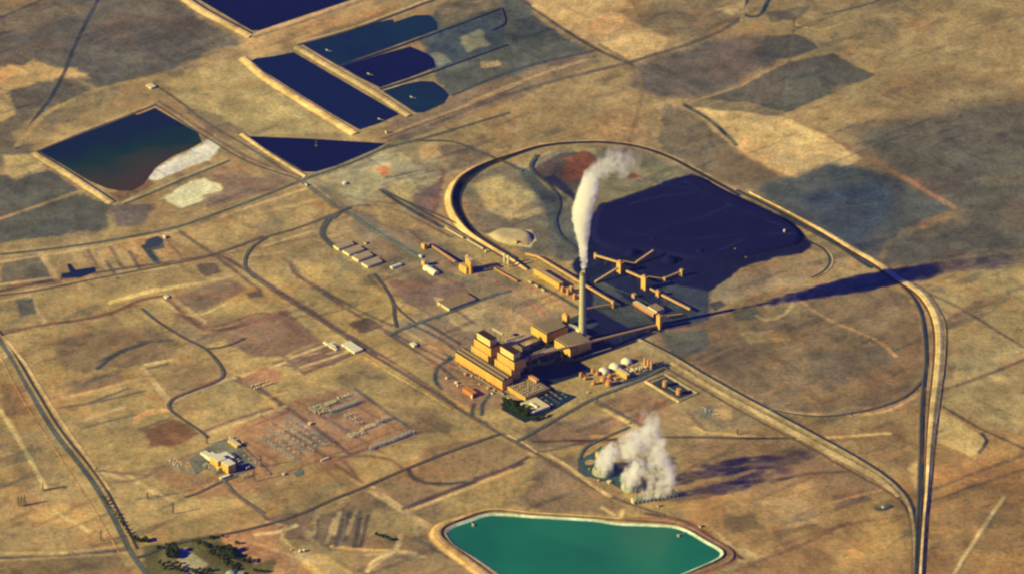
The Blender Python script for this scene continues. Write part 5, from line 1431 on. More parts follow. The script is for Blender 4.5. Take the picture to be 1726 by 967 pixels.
# workshop and office --------------------------------------------------
t, L, D = flat_building('workshop', 'wide workshop with low orange front and cluttered gravel roof, right of the turbine hall', 'workshop', (849.5, 646.5), (883, 670), (924.5, 655.3), 12, 12, GOLD, ROOF, windows=8)
sp = [((i + .6) * L / 8.4, (j + .8) * D / 9.0, 12) for i in range(8) for j in range(8)]
vents_grid(t, MB().box(-1.7, 1.7, -2.0, 2.0, 0, 3.0), [s for s in sp if rng.random() > .25])
MB().box(L * .12, L * .55, D * .86, D * .99, 12.001, 21).build('penthouse', TANKP, t)
t, L, D = flat_building('office', 'cream office block with a stepped white front facing the dark lawn', 'office', (877.5, 678.8), (900.8, 693.5), (925, 682.3), 8.5, 8.5, WHITE, CREAM, windows=5)
MB().box(L * .28, L * .78, D * .34, D * .42, 8.5, 12.5).build('penthouse', WHITE, t)
MB().box(L * .5, L + .3, -4, -.56, 0, 8).build('porch', WHITE, t)
t, L, D = flat_building('workshop', 'rusty orange workshop standing alone in front of the turbine hall', 'workshop', (779.5, 653), (793, 661.5), (802, 658), 12, 12, RUST, RUST, L=44, D=16)
MB().box(L - 1, L + 3.5, -3.6, -.6, 0, 9).build('silver_tank', WHITE, t)

# parked cars -------------------------------------------------------------
CARC = [mat('white_car_paint', (0.62, 0.62, 0.52), 0.4, 0.05), mat('silver_car_paint', (0.35, 0.38, 0.36), 0.4, 0.05), mat('dark_car_paint', (0.05, 0.05, 0.07), 0.4, 0.05), mat('red_car_paint', (0.30, 0.05, 0.03), 0.4, 0.05)]
TYRE = mat('tyre', (0.02, 0.02, 0.02), 0.9)


def make_car(m, lab):
    t = thing('parked_car', lab, 'car', (0, 0, 0), 0, 'cars parked beside the office')
    b = MB()
    prof = [(-2.3, .35), (-2.3, .95), (-1.4, 1.05), (-.8, 1.55), (1.0, 1.55), (1.6, 1.0), (2.3, .85), (2.3, .35)]
    n = len(prof)
    for y in (-.95, .95):
        for x, z in prof: b.v.append((x, y * (0.85 if z > 1.2 else 1), z))
    for i in range(n): b.f.append((i, (i + 1) % n, n + (i + 1) % n, n + i))
    b.f += [tuple(range(n)), tuple(range(2 * n - 1, n - 1, -1))]
    b.build('body', m, t)
    MB().box(-.95, 1.15, -.83, -.8, 1.08, 1.42).box(-.95, 1.15, .8, .83, 1.08, 1.42).build('window', GLASS, t)
    for x in (-1.4, 1.45):
        for y in (-.92, .92):
            MB().beam((x, y - .12, .34), (x, y + .12, .34), .6).build('wheel', TYRE, t)
    return t


cars = [make_car(CARC[0], 'white car parked in the dark lot beside the office'), make_car(CARC[1], 'silver car parked in the dark lot beside the office'),
        make_car(CARC[2], 'dark car parked in the dark lot beside the office'), make_car(CARC[3], 'red car parked in the dark lot beside the office')]
spots = []
for r in range(4):
    for k in range(11):
        spots.append((914 + r * 6.5 + k * 2.1, 672 - r * 5.5 + k * 1.45))
k = 0
used = [False] * 4; cc = [0] * 4
for (x, y) in spots:
    if rng.random() < .2 or not (908 < x < 962 and 655 < y < 690): continue
    c = rng.choice([0, 0, 0, 1, 1, 2, 3])
    o = copy_tree(cars[c]) if used[c] else cars[c]
    used[c] = True
    cc[c] += 1
    o['label'] = ('white', 'silver', 'dark', 'red')[c] + ' car in the dark lot beside the office, ' + nth(cc[c] - 1) + ' of its colour from the front'
    p = P(x + rng.uniform(-.3, .3), y + rng.uniform(-.2, .2))
    o.location = (p.x, p.y, LAYER[0] + .1); o.rotation_euler = (0, 0, AZ + math.pi / 2 + rng.choice((0, math.pi)))
for i, u in enumerate(used):
    if not u:
        p = P(940 + i * 3, 668); cars[i].location = (p.x, p.y, LAYER[0] + .1)


# ------------------------------------------------------------------ tank farm
def tank(px, r, h, m, lab, name='storage_tank', cat='tank', roof='cone', group='orange tanks of the water treatment yard', z=0.4):
    t = thing(name, lab, cat, P(*px) + Vector((0, 0, z * 0)), 0, group)
    MB().lathe(0, 0, [(r, 0), (r, h)], 28).build('shell', m, t, True)
    MB().lathe(0, 0, [(r + .15, h), (r * .5, h + r * .16), (0, h + r * .2)], 28).build('roof', m if roof == 'cone' else VENT, t, True)
    a = MB()
    for k in range(14):
        an = -2.2 + k * .12
        a.box((r + .4) * math.cos(an) - .5, (r + .4) * math.cos(an) + .5, (r + .4) * math.sin(an) - .5, (r + .4) * math.sin(an) + .5, h * k / 14, h * k / 14 + .3)
    a.build('stair', DSTEEL, t)
    MB().lathe(0, 0, [(r + .1, h - .5), (r + .5, h - .5), (r + .5, h + .2), (r + .1, h + .2)], 28).build('rim', DSTEEL if m is TANK else m, t)
    return t


for px_, r, lab in (((1018.3, 627), 15.5, 'pale domed clarifier nearest to the orange tanks, left of three'), ((1036.8, 619.5), 16.5, 'pale domed clarifier in the middle of the three'), ((1056.5, 610.5), 15.5, 'pale domed clarifier at the right end of the three')):
    t = thing('domed_tank', lab, 'domed tank', P(*px_), 0, 'three pale domed clarifiers')
    MB().lathe(0, 0, [(r, 0), (r, 4)], 36).build('shell', SILOW, t, True)
    MB().lathe(0, 0, [(r + .2, 4)] + [(r * math.cos(a * math.pi / 20), 4 + r * .62 * math.sin(a * math.pi / 20)) for a in range(11)], 36).build('dome', WHITE, t, True)
    MB().box(-2, 2, -r - 4, -r + .4, 0, 5).build('porch', WHITE, t)
    MB().cyl(0, 0, 4 + r * .62, 4 + r * .62 + 1.4, 1.5, n=12).build('vent', VENT, t)
tk = [((979, 634.5), 4, 11, 'slim orange tank at the far left corner of the tank yard'), ((989.5, 632.5), 5, 5, 'low reddish tank between slim tanks at the left of the yard'),
      ((999.3, 626.5), 4.6, 11, 'orange tank standing left of the first pale dome, at the back'), ((1007, 631.5), 4.6, 10, 'orange tank just below the first pale dome'),
      ((986.6, 639.5), 4.6, 8, 'squat orange tank at the lower left of the yard'), ((1000.6, 647.5), 5, 10, 'orange tank standing apart at the front of the yard'),
      ((1016.8, 642), 8, 13, 'large orange tank, left one of the big pair'), ((1026, 648), 7.6, 13, 'large orange tank, right one of the big pair at the front'),
      ((1028, 634), 5.5, 6, 'small orange tank tucked behind the big pair'), ((1037.6, 639.5), 5.6, 5, 'low pinkish tank between the big pair and the orange house')]
for i, (px_, r, h, lab) in enumerate(tk): tank(px_, r * 1.12, h * 1.1, TANKP if i in (1, 9) else TANK, lab)
for px_, lab in (((1087, 616.5), 'left one of three tall orange columns beside the dark yard'), ((1092.5, 619), 'middle one of three tall orange columns beside the dark yard'), ((1097.8, 621.8), 'right one of three tall orange columns beside the dark yard')):
    tank(px_, 4.0, 25, TANKP, lab, 'absorber_column', 'column tank', group='three tall orange columns')
tank((1121, 650.5), 7.4, 17, TANK, 'left orange fuel tank inside the bermed pit', group='two fuel tanks in the bermed pit')
tank((1144.2, 664), 7.6, 17, TANK, 'right orange fuel tank inside the bermed pit', group='two fuel tanks in the bermed pit')
tank((990.8, 662), 2.2, 5, WHITE, 'tiny white tank on the pale corner below the tank yard', group='small white tanks')
tank((1061.5, 763.5 - 50), 2, 3, STEEL, 'tiny steel tank beyond the cooling steam', group='small white tanks')
duct('pipe_rack', 'thin pale pipe rack joining the two fuel tanks in the pit', 'pipe', [P(1126, 652, 1.5), P(1140, 660, 1.5)], 1.4, STEEL)
t, L, D = flat_building('treatment_house', 'orange treatment house with machinery on its back yard, in front of the pale domes', 'plant house', (1039, 621.5), (1053.5, 633), (1062, 629.5), 13, 13, GOLD, CREAM, D=12)
for (x, y, w_, d_, h_) in ((2, 16, 8, 6, 8), (12, 20, 6, 10, 6), (20, 16, 9, 5, 9), (5, 30, 8, 7, 5), (18, 30, 10, 6, 7), (8, 42, 14, 5, 6), (26, 40, 6, 8, 8), (14, 54, 9, 5, 5), (24, 60, 5, 5, 9), (16, 70, 12, 4, 5), (26, 76, 7, 4, 6)):
    mb = MB().box(x, x + w_, y, y + d_, 0, h_).cyl(x + w_ / 2, y + d_ / 2, h_, h_ + 1.6, min(w_, d_) * .3, n=12)
    mb.build('filter_unit', rng.choice([CREAM, VENT, SILOW, TANKP]), t)
MB().box(0, 34, 84, 86, 3, 5).box(0, 2, 14, 84, 3, 4).build('pipe_rack', VENT, t)

# transformers and small plant along the turbine hall
TRG = 'transformers in front of the turbine hall'
for px_, sc, lab in (((785, 631.5), 1, 'orange transformer, left of the pair below the first boiler house'), ((796, 634.5), 1, 'pinkish transformer, right of the pair below the first boiler house'),
                     ((823.5, 655), 1.05, 'orange transformer, left of the pair below the nearer boiler house'), ((834, 658.5), .95, 'pinkish transformer, right of the pair below the nearer boiler house')):
    t = thing('transformer', lab, 'transformer', P(*px_), AZ, TRG)
    s = sc
    MB().box(-4 * s, 4 * s, -3 * s, 3 * s, 0, 7 * s).build('body', TANK if 'orange' in lab else TANKP, t)
    for k in range(3):
        MB().cyl(-2.4 * s + k * 2.4 * s, 0, 7 * s, 10.5 * s, .5, .25, n=8).build('bushing', STEEL, t)
    for k in (-1, 1): MB().box(-3 * s, 3 * s, k * 3.9 * s - .7, k * 3.9 * s + .7, 1, 5.6 * s).build('radiator', STEEL, t)
for px_, c, sz, lab in (((765, 606), RUST, (9, 5, 5), 'rusty equipment crate stack at the left foot of the turbine hall'), ((750.5, 637.5), CREAM, (7, 5, 5), 'pale equipment skid inside the curved drive'),
                        ((766, 645), CREAM, (10, 6, 5), 'cream equipment skid left of the rusty workshop'), ((770, 651), SILOW, (4, 4, 7), 'white upright vessel beside the cream skid'),
                        ((806, 636), STEEL, (9, 4, 4), 'grey cooling skid right of the first transformer pair'), ((806.5, 647.5), CREAM, (4, 4, 3), 'pale box alone in the yard below the grey skid'),
                        ((827, 663), SILOW, (8, 4, 4), 'white tanker skid below the second transformer pair'), ((846, 664.5), STEEL, (6, 4, 5), 'grey skid at the workshop corner'),
                        ((855, 672), SILOW, (4, 3, 5), 'small white box by the edge of the lawn'), ((919, 703), SILOW, (4, 4, 5), 'white box by the trees below the office'),
                        ((812, 640), VENT, (5, 4, 5), 'tan cooling unit under the middle of the turbine hall'), ((1007, 762 + 48), VENT, (5, 4, 5), 'tan box between the two round cooling towers')):
    t = thing('equipment_skid', lab, 'equipment', P(*px_), AZ)
    MB().box(0, sz[0], 0, sz[1], .5, sz[2]).build('body', c, t)
    MB().box(-.4, sz[0] + .4, -.4, sz[1] + .4, 0, .5).build('base', DSTEEL, t)
    MB().cyl(sz[0] / 2, sz[1] / 2, sz[2], sz[2] + 1.6, 1.0, n=10).build('cap', STEEL, t)

# ------------------------------------------------------------------ cooling towers
def round_tower(px, rad, lab):
    t = thing('cooling_tower', lab, 'cooling tower', P(*px), 0, 'round cooling towers')
    MB().lathe(0, 0, [(rad, 0), (rad * .93, 10.5), (rad * .93, 11.2), (0, 11.3)], 20).build('casing', CTWOOD, t)
    for k in range(12):
        a = k * math.pi / 6
        f = MB().lathe(rad * .72 * math.cos(a), rad * .72 * math.sin(a), [(4.6, 11.2), (3.9, 14), (4.5, 17.2), (4.1, 17.2), (3.6, 14)], 16).build('fan_stack', CTFAN, t, True)
    for k in range(5):
        a = k * math.pi * 2 / 5 + .3
        MB().lathe(rad * .32 * math.cos(a), rad * .32 * math.sin(a), [(4.6, 11.2), (3.9, 14), (4.5, 17.2), (4.1, 17.2), (3.6, 14)], 16).build('fan_stack', CTFAN, t, True)
    for k in range(20):
        a = k * math.pi / 10
        MB().beam((rad * 1.01 * math.cos(a), rad * 1.01 * math.sin(a), 0), (rad * .96 * math.cos(a), rad * .96 * math.sin(a), 10.5), .7).build('column', SILOW, t)
    return t


round_tower((1016.5, 796), 29, 'round many-fan cooling tower at the left, steaming beside the orange box house')
round_tower((1065.5, 821.5), 30, 'round many-fan cooling tower in the middle, steaming above the long bank')
az3 = math.radians(19)
b = P(1069, 850)
t = thing('cooling_tower', 'long straight cooling tower bank with two rows of fan stacks', 'cooling tower', b, az3)
LT3 = 122
w = MB().box(0, LT3, 0, 20, 1.2, 10)
w.build('casing', CTWOOD, t)
MB().box(-.5, LT3 + .5, -.5, 20.5, 10, 10.8).build('deck', CTWOOD, t)
for k in range(12):
    MB().box(k * LT3 / 11 - .9 + (0.9 if k == 0 else 0), k * LT3 / 11 + .9 - (0.9 if k == 11 else 0), -1.3, -.02, 0, 10.7).build('partition', SILOW, t)
for k in range(11):
    for j in range(2):
        MB().lathe((k + .5) * LT3 / 11, 5.4 + j * 9.6, [(4.3, 10.8), (3.7, 13), (4.2, 15.6), (3.8, 15.6), (3.3, 13)], 16).build('fan_stack', CTFAN, t, True)
MB().box(-2.6, -.2, 2, 18, 0, 12).build('stair_tower', CREAM, t)
tower('orange box house above the left round cooling tower', (1003.5, 760.5), (1011, 763), 17, 9, GOLD, 14, 'switch_house', 'plant house', top=False)
flat_building('hut', 'cream hut between the two round cooling towers', 'hut', (1022.5, 809.5), (1027, 812), (1031, 810), 6, 6, CREAM, CREAM)
t = thing('settling_basin', 'round tan settling basin beside the left cooling tower', 'basin', P(994, 779), 0)
MB().lathe(0, 0, [(13, 0), (13, 2), (12, 2), (12, 1.2), (0, 1.2)], 32).build('basin_wall', BELT, t)
MB().box(-12, 12, -.5, .5, 2.1, 2.6).build('walkway', STEEL, t)
tank((993.2, 791), 1.5, 4, CREAM, 'pair of thin pale vessels left of the round tower, nearer one', group='small white tanks')

# ------------------------------------------------------------------ converter station
def hall(lab, tl, L, D, H):
    l, _, _ = frame(tl, (tl[0] + 10, tl[1] + 6), None, H)
    t = thing('valve_hall', lab, 'hall', l, AZ, 'tall halls of the converter station')
    w = MB().box(0, L, 0, D, 0, H - .5)
    for i in range(1, 6): w.box(i * L / 6 - .2, i * L / 6 + .2, -.3, .01, 0, H - 1)
    w.build('wall', GOLD, t)
    MB().box(-.4, L + .4, -.4, D + .4, H - .5, H + .3).build('roof', WHITE, t)
    MB().box(L * .4, L * .6, -.6, -.31, 0, 7).build('door', GOLD_DARK, t)
    return t, l


t, l = hall('tall orange hall with white roof in the middle of the converter station', (353.8, 768.5), 36, 28, 24)
MB().box(-38, -.1, 8, 34, 0, 10).build('wing', WHITE, t); MB().box(-60, -38.1, 10, 28, 0, 6).build('wing', WHITE, t)
MB().box(-14, 26, 28.1, 62, 0, 12).build('wing', WHITE, t)
MB().box(36.1, 46, -6, 6, 0, 10).build('annex', GOLD_PALE, t)
hall('tall orange cube hall with white roof at the right of the converter station', (372.6, 777), 32, 25, 26)
t, L, D = flat_building('service_house', 'small orange house at the top of the converter station', 'plant house', (384, 740.5), (396, 752), (402, 748.5), 9, 9, GOLD, CREAM)
tank((388, 739), 2.5, 7, WHITE, 'white tank behind the small orange house of the converter station', group='small white tanks')
tank((409.2, 747), 2.0, 6, CREAM, 'cream tank right of the small orange house of the converter station', group='small white tanks')
l, L, D = frame((369.5, 803.5), (372.5, 807), (385.5, 801.5), 5)
t = thing('hut', 'long cream hut below the two tall converter halls', 'hut', l, AZ)
MB().box(0, 9, 0, 30, 0, 5).build('wall', CREAM, t); MB().box(-.3, 9.3, -.3, 30.3, 5, 5.6).build('roof', WHITE, t)
MB().box(3, 5, -.2, -.02, 0, 3).build('door', DSTEEL, t)
flat_building('trailer', 'long white trailer on the red soil strip below the switchyard', 'trailer', (540, 774), (542.5, 775.5), (554, 770), 4, 4, WHITE, WHITE, L=4, D=26)
flat_building('kiosk', 'orange kiosk at the left edge of the upper switchyard', 'kiosk', (519, 711), (524, 714), (527, 712.5), 6, 6, GOLD_PALE, CREAM, L=9, D=8)
flat_building('kiosk', 'cream kiosk on the red soil left of the dark pad', 'kiosk', (475, 796.5), (479, 798.5), (482, 797.5), 5, 5, CREAM, CREAM, L=8, D=6)
for i, (x, y) in enumerate(((505.5, 929.5), (512.5, 928.5))):
    tank((x, y), 3.6, 6, WHITE, ('left', 'right')[i] + ' white tank of the pair on the pale track at the bottom', group='pair of white tanks')
tank((490.5, 927), 2, 4, CREAM, 'tiny cream tank left of the white pair at the bottom', group='small white tanks')


# switchgear: rows of small steel frames
def frame_proto(kind, lab, group):
    t = thing('switchgear_frame', lab, 'switchgear', (0, 0, 0), AZ, group)
    if kind == 0:
        MB().box(-.5, .5, -2.2, -1.3, 0, 7.5).box(-.5, .5, 1.3, 2.2, 0, 7.5).build('post', STEEL, t)
        MB().box(-1.0, 1.0, -2.6, 2.6, 7.5, 9.2).build('insulator_rack', SILOW, t)
    elif kind == 1:
        MB().box(-1.1, 1.1, -.8, .8, .8, 7).build('capacitor_rack', SILOW, t)
        MB().box(-1.0, 1.0, -.7, .7, 0, .8).build('base', DSTEEL, t)
    else:
        MB().beam((-1.5, 0, 0), (0, 0, 16), .7).beam((1.5, 0, 0), (0, 0, 16), .7).build('post', STEEL, t)
        MB().box(-.5, .5, -4, 4, 15, 15.9).build('crossarm', STEEL, t)
    return t


def row(kind, lab, group, a, b2, n, rows=1, dr=(2.2, 1.5), jit=.3, drop=.1):
    proto = frame_proto(kind, lab, group); first = True; rc = {}
    for r in range(rows):
        for k in range(n):
            if rng.random() < drop: continue
            s = k / max(1, n - 1)
            p = P(a[0] + (b2[0] - a[0]) * s + dr[0] * r + rng.uniform(-jit, jit), a[1] + (b2[1] - a[1]) * s + dr[1] * r + rng.uniform(-jit, jit) * .5)
            o = proto if first else copy_tree(proto)
            first = False
            o.location = p
            cnt = rc.get(r, 0); rc[r] = cnt + 1
            o['label'] = lab + ', ' + nth(cnt) + ' from left' + ('' if rows == 1 else ', ' + nth(r) + ' row')


row(1, 'pale capacitor rack in the dense upper block', 'capacitor racks, dense upper block', (521, 689), (543, 683), 8, 5, (3.4, 2.4))
row(1, 'pale rack right of the dense upper block', 'racks right of the dense upper block', (546, 683), (563, 676), 7, 2, (2.6, 2.0))
row(1, 'pale rack at the switchyard top right', 'racks at the top right of the switchyard', (569, 671), (587, 666), 7, 2, (2.2, 1.8))
row(0, 'thin pale frame in the long middle row', 'frames of the long middle row', (556, 694), (603, 677), 15, 2, (2.5, 2.0))
row(1, 'pale rack in the bank beside the track', 'racks of the lower bank', (587, 734), (608, 727), 7, 3, (2.8, 1.8))
row(1, 'pale rack in the lower right bank', 'racks of the lower right bank', (610, 723), (630, 716), 7, 2, (2.8, 1.9))
row(0, 'thin frame ending the lower bank', 'frames right of the lower bank', (635, 712), (652, 706), 6, 2, (2.4, 1.8))
row(0, 'dark frame in the outer strip, left half', 'outer strip frames, left half', (621, 757), (655, 744), 12, 2, (2.2, 1.8))
row(0, 'dark frame in the outer strip, right half', 'outer strip frames, right half', (660, 742), (695, 728), 12, 2, (2.2, 1.8))
row(0, 'thin bluish frame amid the upper yard', 'frames in the centre of the upper yard', (578, 700), (604, 716), 9, 2, (7, -2.5), .8, .3)
row(0, 'thin bluish frame left of the switchyard track', 'frames of the left red yard, upper', (490, 716), (548, 752), 20, 3, (-10, 5), 1.0, .25)
row(0, 'thin bluish frame below the orange kiosk', 'frames of the left red yard, lower', (452, 736), (506, 770), 16, 2, (-10, 5), 1.2, .3)
row(0, 'thin frame right of the converter halls', 'frames right of the converter halls', (414, 765), (440, 785), 8, 2, (-5, 3), 1.2, .4)
row(1, 'small pale rack left of the converter halls', 'racks left of the converter halls', (286, 778), (300, 790), 5, 4, (3.2, -1.2), .8, .25)
row(0, 'upright pale frame before the converter halls', 'frames in front of the converter halls', (346, 784), (366, 796), 8, 2, (-2, 2.4), .8, .2)
row(2, 'tall pale gantry post below the converter halls', 'gantry posts below the station', (309, 828), (355, 806), 6, 2, (4, -6), 1.5, .2)
row(0, 'small pale frame right of the long cream hut', 'frames right of the long hut', (410, 806), (426, 800), 6, 1, (0, 0), .8, .1)
row(0, 'blue-grey frame behind the orange cube hall', 'frames behind the cube hall', (384, 768), (417, 792), 10, 2, (2.6, -1.8), .8, .2)
row(1, 'white vessel in the group above the switchyard', 'white vessels of the small group', (424, 652), (453, 642), 9, 2, (5, 4), .6, .3)
row(0, 'small post right of the fuel pit', 'posts on the brown patch', (1180, 692), (1210, 704), 6, 2, (6, -3), 3, .3)


# pylons and poles
def pylon(px, h, lab, group=None, arms=2, az=0.3):
    t = thing('pylon', lab, 'pylon', P(*px), az, group)
    lg = MB(); s = h * .09
    for a, b2 in ((-1, -1), (1, -1), (1, 1), (-1, 1)):
        lg.beam((a * s, b2 * s, 0), (a * .5, b2 * .5, h), .7)
    for k in range(1, 7):
        z = h * k / 7; w_ = s * (1 - k / 7) + .5 * k / 7
        lg.beam((-w_, -w_, z), (w_, -w_, z), .35).beam((-w_, w_, z), (w_, w_, z), .35).beam((-w_, -w_, z), (-w_, w_, z), .35).beam((w_, -w_, z), (w_, w_, z), .35)
    lg.build('lattice_mast', DSTEEL, t)
    for k in range(arms):
        MB().beam((-h * .2, 0, h * (.72 + .16 * k)), (h * .2, 0, h * (.72 + .16 * k)), .8).build('crossarm', DSTEEL, t)
    for a, b2 in ((-1, -1), (1, -1), (1, 1), (-1, 1)):
        MB().box(a * s - 1, a * s + 1, b2 * s - 1, b2 * s + 1, 0, 1).build('footing', CREAM, t)
    return t


for i, x in enumerate((31.5, 36.5, 42)):
    pylon((x, 853 - (i == 2) * 1.5), 34, ('left', 'middle', 'right')[i] + ' lattice mast of the trio on the lower left field', 'trio of masts', 1)
pylon((72.5, 826), 20, 'short lattice mast at the end of the pale field track', None, 1)
pylon((170.5, 911), 34, 'slim lattice mast left of the highway near the crossroads', None, 1)
pylon((292, 866), 36, 'slim lattice mast standing below the dirt yard road', None, 2)
pylon((428.5, 811), 38, 'tall dark lattice mast right of the long cream hut', None, 2)
pylon((440, 787), 36, 'tall dark lattice mast on the red soil right of the converter halls', None, 2)
pylon((349, 748), 26, 'pale stubby lattice mast above the converter station', None, 2)
pylon((162, 795), 14, 'short mast beside the highway culvert', None, 1)
pylon((249, 841), 22, 'lattice mast with dark shadow between the highway and the yard road', None, 1)
pylon((1436, 701), 18, 'short mast on the lower rail loop, left one', 'masts on the lower rail loop', 1)
pylon((1467, 576), 16, 'short mast in the middle of the brown loop field', None, 1)
pylon((1338, 48), 40, 'faint mast far away in the upper right fields', None, 2)
pylon((533, 246), 24, 'thin mast at the top edge of the triangular basin', None, 1)
pylon((1243, 732), 18, 'short mast beside the pale track behind the steam', None, 1)
pylon((565, 748), 12, 'short mast in the switchyard track junction', None, 1)

# jetties, pumps in basins
def jetty(a, b2, lab):
    p, q = P(*a, 2.5), P(*b2, 2.5)
    base = Vector((p.x, p.y, 0))
    t = thing('jetty', lab, 'jetty', base, 0)
    MB().beam(p - base, q - base, 2.0, .7).build('deck', STEEL, t)
    MB().box(q.x - base.x - 3, q.x - base.x + 3, q.y - base.y - 3, q.y - base.y + 3, 0.7, 5).build('pump_house', CREAM, t)
    for s in (.3, .7):
        c = p.lerp(q, s) - base
        MB().box(c.x - .4, c.x + .4, c.y - .4, c.y + .4, 0, 2.2).build('pile', DSTEEL, t)


jetty((1157, 896), (1143, 902), 'short jetty with a pump house on the right side of the green pond')
jetty((795, 877), (797, 884), 'stubby jetty on the upper left side of the green pond')
for px_, lab in (((621, 127 - 2), 'pale pump float at the corner of the darkest upper basin'), ((551, 85), 'pale pump float in the lighter upper basin'), ((693, 164), 'pale pump float in the small teal basin'), ((639, 201), 'pale pump float at the lower end of the long blue basin')):
    t = thing('pump_float', lab, 'float', P(*px_), AZ)
    MB().box(-5, 5, -2, 2, .6, 1.6).build('pontoon', CREAM, t); MB().box(-1.5, 1.5, -1, 1, 1.6, 4).build('pump', STEEL, t)
    MB().beam((5, 0, 1), (16, 6, 1), .8).build('hose', STEEL, t)

# rail wagons on the siding beside the embankment
def wagon(lab, group):
    t = thing('rail_wagon', lab, 'wagon', (0, 0, 0), 0, group)
    MB().box(-7, 7, -1.5, 1.5, 1.3, 3.9).build('body', CREAM, t)
    MB().box(-7.3, 7.3, -1.0, 1.0, .9, 1.3).build('underframe', DSTEEL, t)
    for x in (-5, 5): MB().box(x - 1.2, x + 1.2, -1.1, 1.1, 0, .9).build('bogie', DSTEEL, t)
    return t


def train(a, b2, n, lab, group, gap=0):
    pa, pb = P(*a), P(*b2); az = math.atan2(pb.y - pa.y, pb.x - pa.x)
    pr = wagon(lab, group)
    for k in range(n):
        o = pr if k == 0 else copy_tree(pr)
        o['label'] = lab + ', ' + nth(k) + ' from left'
        p = pa.lerp(pb, k / max(1, n - 1)); o.location = (p.x, p.y, 1.2); o.rotation_euler = (0, 0, az)


train((753, 387), (778.5, 401.5), 6, 'pale rail wagon coupled beside the curved embankment', 'coupled wagons by the embankment')
train((790, 407), (812, 419.5), 5, 'pale rail wagon standing apart near the silos', 'spaced wagons near the silos')
train((893, 459 + 18), (915, 490), 3, 'dull wagon on the inner siding left of the chimney', 'wagons on the inner siding')
tank((818.8, 425.5), 2.6, 7, WHITE, 'white vessel at the end of the spaced wagons', group='small white tanks')
# bulldozers on the coal
for px_, lab in (((1240, 420), 'pale bulldozer working on the right of the coal pile'), ((1258, 434), 'small bulldozer near the lower edge of the coal pile')):
    t = thing('bulldozer', lab, 'bulldozer', P(*px_, 9) , .5)
    MB().box(-3, 3, -1.6, 1.6, 1, 2.6).build('body', GOLD, t); MB().box(-1.6, .6, -1.2, 1.2, 2.6, 4).build('cab', GLASS, t)
    MB().box(3.2, 3.6, -2.4, 2.4, .2, 2).build('blade', STEEL, t)
    for s in (-1, 1): MB().box(-3, 3, s * 2 - .4, s * 2 + .4, 0, 1.6).build('track', DSTEEL, t)

# ------------------------------------------------------------------ trees
def make_tree(seed, m, h=9.0):
    r = random.Random(seed)
    vs = []; fs = []
    clumps = [(r.uniform(-.55, .55) * h * .5, r.uniform(-.55, .55) * h * .5, h * r.uniform(.42, .95), h * r.uniform(.14, .26)) for _ in range(11)]
    for cx, cy, cz, cr in clumps:
        for _ in range(46):
            u = Vector((r.gauss(0, 1), r.gauss(0, 1), r.gauss(0, .8))).normalized() * cr * r.uniform(.5, 1.05)
            c = Vector((cx, cy, cz)) + u
            a = Vector((r.gauss(0, 1), r.gauss(0, 1), r.gauss(0, 1))).normalized()
            b = a.cross(Vector((r.gauss(0, 1), r.gauss(0, 1), r.gauss(0, 1)))).normalized()
            s = h * r.uniform(.06, .12); n = len(vs)
            vs += [c + a * s, c + b * s * .8, c - a * s, c - b * s * .8]
            fs.append((n, n + 1, n + 2, n + 3))
    tk = MB()
    tk.cyl(0, 0, 0, h * .5, h * .035, h * .02, n=8)
    for k in range(4):
        a = k * 1.6 + r.random()
        tk.beam((0, 0, h * .35), (math.cos(a) * h * .22, math.sin(a) * h * .22, h * .62), h * .018)
    return (vs, fs, tk, m)


TREES = []
for sd, m, h in ((1, LEAF, 9), (2, LEAF2, 8), (3, LEAF, 11)):
    vs, fs, tk, m = make_tree(sd, m, h)
    TREES.append((vs, fs, tk, m))


def tree_row(lab, group, spots, kinds=(0, 0, 2), s0=.8, s1=1.3, z=0):
    protos = {}
    for ti, px_ in enumerate(sorted(spots)):
        k = rng.choice(kinds)
        if k not in protos:
            vs, fs, tk, m = TREES[k]
            t = thing('tree', lab, 'tree', (0, 0, 0), 0, group)
            mesh_obj('crown', vs, fs, m, t); tk.build('trunk', BARK, t)
            protos[k] = t; o = t
        else:
            o = copy_tree(protos[k])
        o['label'] = lab + ', ' + nth(ti) + ' from left'
        o.location = P(px_[0] + rng.uniform(-1, 1), px_[1] + rng.uniform(-.6, .6))
        o.rotation_euler = (0, 0, rng.uniform(0, 6.28))
        s = rng.uniform(s0, s1) * 1.25; o.scale = (s * rng.uniform(.9, 1.15), s * rng.uniform(.9, 1.15), s)


tree_row('dark green tree beside the office lawn', 'trees beside the office lawn', [(850 + i * 2.6, 677 + (i % 4) * 2.2 + i * .9) for i in range(18)] + [(862 + i * 3, 690 + i * 1.4) for i in range(9)])
tree_row('dark tree in the short hedge line below the office', 'hedge trees below the office', [(898 + i * 2.6, 710 - i * 1.1) for i in range(9)], (0,), .7, 1.0)
tree_row('dark green tree at the crossroads beside the highway', 'trees at the crossroads', [(228 + i * 2.8, 911 + (i % 2) * 2.4) for i in range(8)], (0, 2), .8, 1.2)
tree_row('dark shrub tree along the railway near the crossroads', 'shrub trees along the railway', [(266, 925), (270, 924), (280, 920), (286, 918), (291, 916), (355, 908), (359, 907), (375, 905), (398, 917), (401, 917)], (0,), .6, .9)
tree_row('tree of the round dark farm clump', 'round clump of farm trees', [(283 + (i % 4) * 4.6, 930 + (i // 4) * 3.4) for i in range(16)], (0, 2, 0), 1.0, 1.5)
tree_row('yellowing tree in the farm orchard strip', 'yellowing orchard trees', [(330 + i * 2.3 + rng.uniform(-4, 4), 912 + i * 1.7 + rng.uniform(-4, 4)) for i in range(30)], (1, 1, 0), .8, 1.2)
tree_row('green tree above the round farm building', 'farm windbreak trees', [(368 + (i % 6) * 5, 925 + (i // 6) * 5 + (i % 6) * 1.2) for i in range(18)], (0, 2, 1), 1.0, 1.5)
